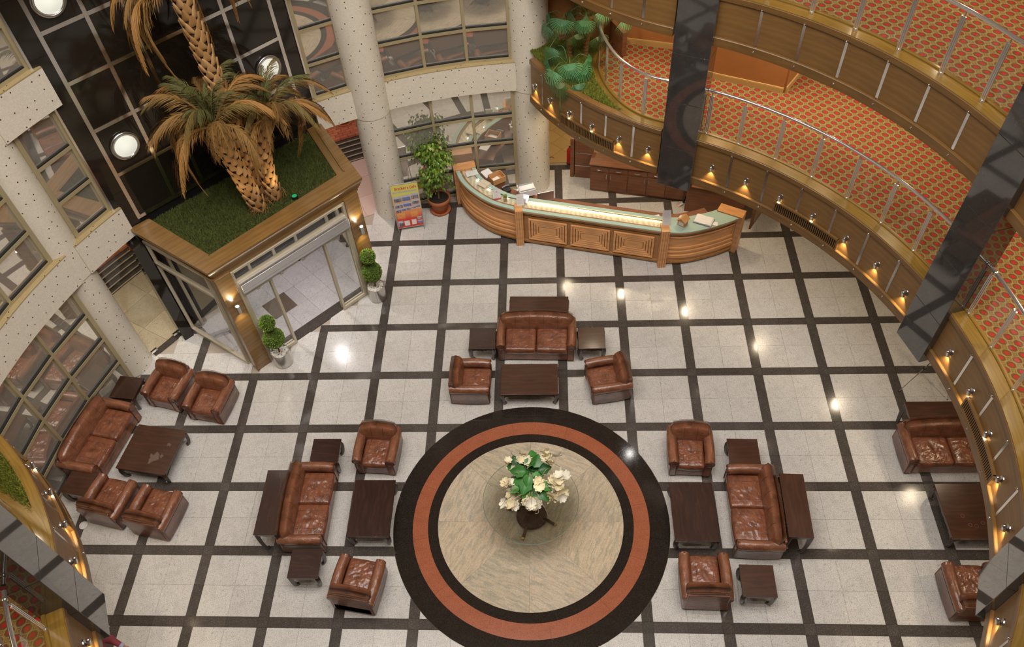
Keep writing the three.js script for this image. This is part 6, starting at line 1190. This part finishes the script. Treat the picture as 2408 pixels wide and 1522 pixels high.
// tripod stand half hidden by the right balcony
{
  const t = thing('tripod_stand', 'thin chrome tripod stand near the console table at the right edge', 'stand', [8.35, 0, -3.2]);
  const apex = V(0, 1.35, 0);
  [[-0.63, 0.2], [0.28, 0.42], [0.1, -0.6]].forEach(([x, z]) => { const f = V(x, 0.01, z), l = mesh('leg', [rod(f, apex.clone().lerp(f, 0.45), 0.009), rod(apex.clone().lerp(f, 0.5), apex, 0.013)], M.chrome, t); const k = apex.clone().lerp(f, 0.5); mesh('clamp', [rbox(0.05, 0.05, 0.05, 0.01, k.x, k.y, k.z), place(new THREE.SphereGeometry(0.02, 10, 8), k.x + 0.03, k.y, k.z)], M.black, l); mesh('rubber_foot', place(new THREE.SphereGeometry(0.016, 10, 8), f.x, 0.014, f.z), M.black, l); });
  mesh('pole', rod(V(0, 0.55, 0), V(0, 1.6, 0), 0.012), M.chrome, t); mesh('collar', cyl(0.03, 0.03, 0.08, 0, 1.35, 0, 16), M.black, t);
}
tag(mesh('floor_ring', [place(new THREE.TorusGeometry(0.075, 0.014, 8, 28), -9.02, 0.014, 0.12, Math.PI / 2), cyl(0.06, 0.06, 0.012, -9.02, 0.006, 0.12, 24)], M.white), 'small round white ring on the floor beside the armchair at the left', 'ring');
// ------------------------------------------------------------------ person mostly hidden behind the bottom left pillar
{
  const t = thing('person', 'person in rose pink pullover with pale blue cuffs behind the bottom left stone pillar', 'person', [-7.16, 0, 3.02], 1.5);
  const J = { hip: V(0, 0.93, 0), belly: V(0, 1.08, 0.01), chest: V(0, 1.3, 0), neck: V(0, 1.46, 0.0), sL: V(0.19, 1.4, 0), sR: V(-0.19, 1.4, 0), eL: V(0.27, 1.16, 0.08), wL: V(0.2, 1.04, 0.3), eR: V(-0.27, 1.14, 0.06), wR: V(-0.17, 1.05, 0.28), kL: V(0.11, 0.5, 0.04), aL: V(0.12, 0.09, -0.02), kR: V(-0.11, 0.5, 0.03), aR: V(-0.12, 0.09, -0.02), hL: V(0.1, 0.9, 0), hR: V(-0.1, 0.9, 0) };
  function field(bones, lo, hi, n, k = 0.05) {
    const mc = new MarchingCubes(n, new THREE.MeshStandardMaterial(), false, false, 60000); mc.isolation = 0;
    const S = Math.max(hi.x - lo.x, hi.y - lo.y, hi.z - lo.z), c = lo.clone().add(hi).multiplyScalar(0.5), p = V(0, 0, 0);
    for (let z = 0; z < n; z++) for (let y = 0; y < n; y++) for (let x = 0; x < n; x++) {
      p.set((x - n / 2) / (n / 2) * S / 2 + c.x, (y - n / 2) / (n / 2) * S / 2 + c.y, (z - n / 2) / (n / 2) * S / 2 + c.z); let d = 1e3;
      for (const [a, b, r0, r1] of bones) { const ab = b.clone().sub(a), h = clamp(p.clone().sub(a).dot(ab) / Math.max(1e-9, ab.lengthSq()), 0, 1), e = p.distanceTo(a.clone().addScaledVector(ab, h)) - mix(r0, r1, h); const m = Math.max(k - Math.abs(d - e), 0) / k; d = Math.min(d, e) - m * m * k * 0.25; }
      mc.field[x + n * (y + n * z)] = -d;
    }
    mc.update(); const g = new THREE.BufferGeometry(); g.setAttribute('position', new THREE.BufferAttribute(mc.positionArray.slice(0, mc.count * 3), 3)); g.setAttribute('normal', new THREE.BufferAttribute(mc.normalArray.slice(0, mc.count * 3), 3));
    g.scale(S / 2, S / 2, S / 2).translate(c.x, c.y, c.z); return boxUV(g);
  }
  const skin = std([0.45, 0.24, 0.16], { roughness: 0.6 }), rose = std([0.3, 0.055, 0.07], { roughness: 0.9 }), blue = std([0.42, 0.5, 0.66], { roughness: 0.8 }), trousers = std([0.02, 0.02, 0.025], { roughness: 0.85 }), hair = std([0.03, 0.017, 0.01], { roughness: 0.6 });
  const hand = (w, d, s) => { const l = []; for (let i = 0; i < 4; i++) { const o = (i - 1.5) * 0.021, a = w.clone().addScaledVector(d, 0.09).add(V(o, 0, 0)), b = a.clone().addScaledVector(d, 0.045 - 0.004 * Math.abs(i - 1.4)).add(V(0, -0.008, 0)), c = b.clone().addScaledVector(d, 0.035).add(V(0, -0.02, 0)); l.push([w.clone().addScaledVector(d, 0.03).add(V(o * 0.7, 0, 0)), a, 0.015, 0.011], [a, b, 0.01, 0.009], [b, c, 0.009, 0.0075]); } const m = w.clone().addScaledVector(d, 0.035).add(V(s * 0.035, 0, 0)); l.push([w.clone().addScaledVector(d, 0.01), m, 0.016, 0.013], [m, m.clone().addScaledVector(d, 0.045).add(V(s * 0.012, -0.01, 0)), 0.012, 0.009]); return l; };
  const dL = J.wL.clone().sub(J.eL).normalize(), dR = J.wR.clone().sub(J.eR).normalize(), head = V(0, 1.62, 0.03);
  const bodyBones = [[J.hip, J.belly, 0.13, 0.13], [J.belly, J.chest, 0.13, 0.14], [J.chest, J.neck, 0.13, 0.06], [J.neck, head, 0.055, 0.06], [J.sL, J.eL, 0.055, 0.044], [J.eL, J.wL, 0.042, 0.03], [J.sR, J.eR, 0.055, 0.044], [J.eR, J.wR, 0.042, 0.03], [J.sL, J.sR, 0.07, 0.07], [J.hL, J.kL, 0.085, 0.055], [J.kL, J.aL, 0.055, 0.04], [J.hR, J.kR, 0.085, 0.055], [J.kR, J.aR, 0.055, 0.04], [J.aL, V(0.13, 0.04, 0.14), 0.045, 0.035], [J.aR, V(-0.13, 0.04, 0.14), 0.045, 0.035]];
  const headBones = [[V(0, 1.66, 0.0), V(0, 1.66, 0.03), 0.09, 0.088], [V(0, 1.58, 0.05), V(0, 1.55, 0.065), 0.06, 0.038], [V(0, 1.645, 0.11), V(0, 1.61, 0.128), 0.012, 0.016], [V(0.092, 1.64, 0.01), V(0.094, 1.6, 0.012), 0.016, 0.012], [V(-0.092, 1.64, 0.01), V(-0.094, 1.6, 0.012), 0.016, 0.012], [V(-0.02, 1.572, 0.105), V(0.02, 1.572, 0.105), 0.012, 0.012]];
  mesh('body', [field(bodyBones, V(-0.5, -0.05, -0.4), V(0.5, 1.75, 0.5), 96), field(headBones, V(-0.15, 1.48, -0.13), V(0.15, 1.78, 0.17), 60, 0.03), field(hand(J.wL, dL, -1), J.wL.clone().subScalar(0.14), J.wL.clone().addScalar(0.2), 64, 0.012), field(hand(J.wR, dR, 1), J.wR.clone().subScalar(0.14), J.wR.clone().addScalar(0.2), 64, 0.012)], skin, t);
  mesh('pullover', field([[J.hip, J.belly, 0.155, 0.155], [J.belly, J.chest, 0.155, 0.16], [J.chest, V(0, 1.43, 0), 0.15, 0.08], [J.sL, J.sR, 0.085, 0.085], [J.sL, J.eL, 0.075, 0.062], [J.eL, J.eL.clone().lerp(J.wL, 0.72), 0.06, 0.048], [J.sR, J.eR, 0.075, 0.062], [J.eR, J.eR.clone().lerp(J.wR, 0.72), 0.06, 0.048]], V(-0.5, 0.75, -0.45), V(0.5, 1.55, 0.5), 72), rose, t);
  mesh('shirt_cuff', [rod(J.eL.clone().lerp(J.wL, 0.7), J.eL.clone().lerp(J.wL, 0.98), 0.046, 16), rod(J.eR.clone().lerp(J.wR, 0.7), J.eR.clone().lerp(J.wR, 0.98), 0.046, 16)], blue, t);
  mesh('shirt_collar', place(new THREE.TorusGeometry(0.075, 0.022, 10, 24), 0, 1.485, 0.01, Math.PI / 2 - 0.25), blue, t);
  mesh('trousers', field([[V(-0.07, 0.93, 0), V(0.07, 0.93, 0), 0.12, 0.12], [J.hL, J.kL, 0.1, 0.075], [J.kL, V(0.12, 0.12, -0.02), 0.075, 0.065], [J.hR, J.kR, 0.1, 0.075], [J.kR, V(-0.12, 0.12, -0.02), 0.075, 0.065]], V(-0.4, 0.02, -0.4), V(0.4, 1.06, 0.4), 64), trousers, t);
  mesh('hair', place(new THREE.SphereGeometry(0.104, 24, 16, 0, Math.PI * 2, 0, Math.PI * 0.62), 0, 1.672, -0.002, -0.35), hair, t);
  mesh('eyes', [-1, 1].map((s) => place(new THREE.SphereGeometry(0.011, 10, 8), s * 0.034, 1.645, 0.108)), M.black, t);
}
renderer.render(scene, camera);
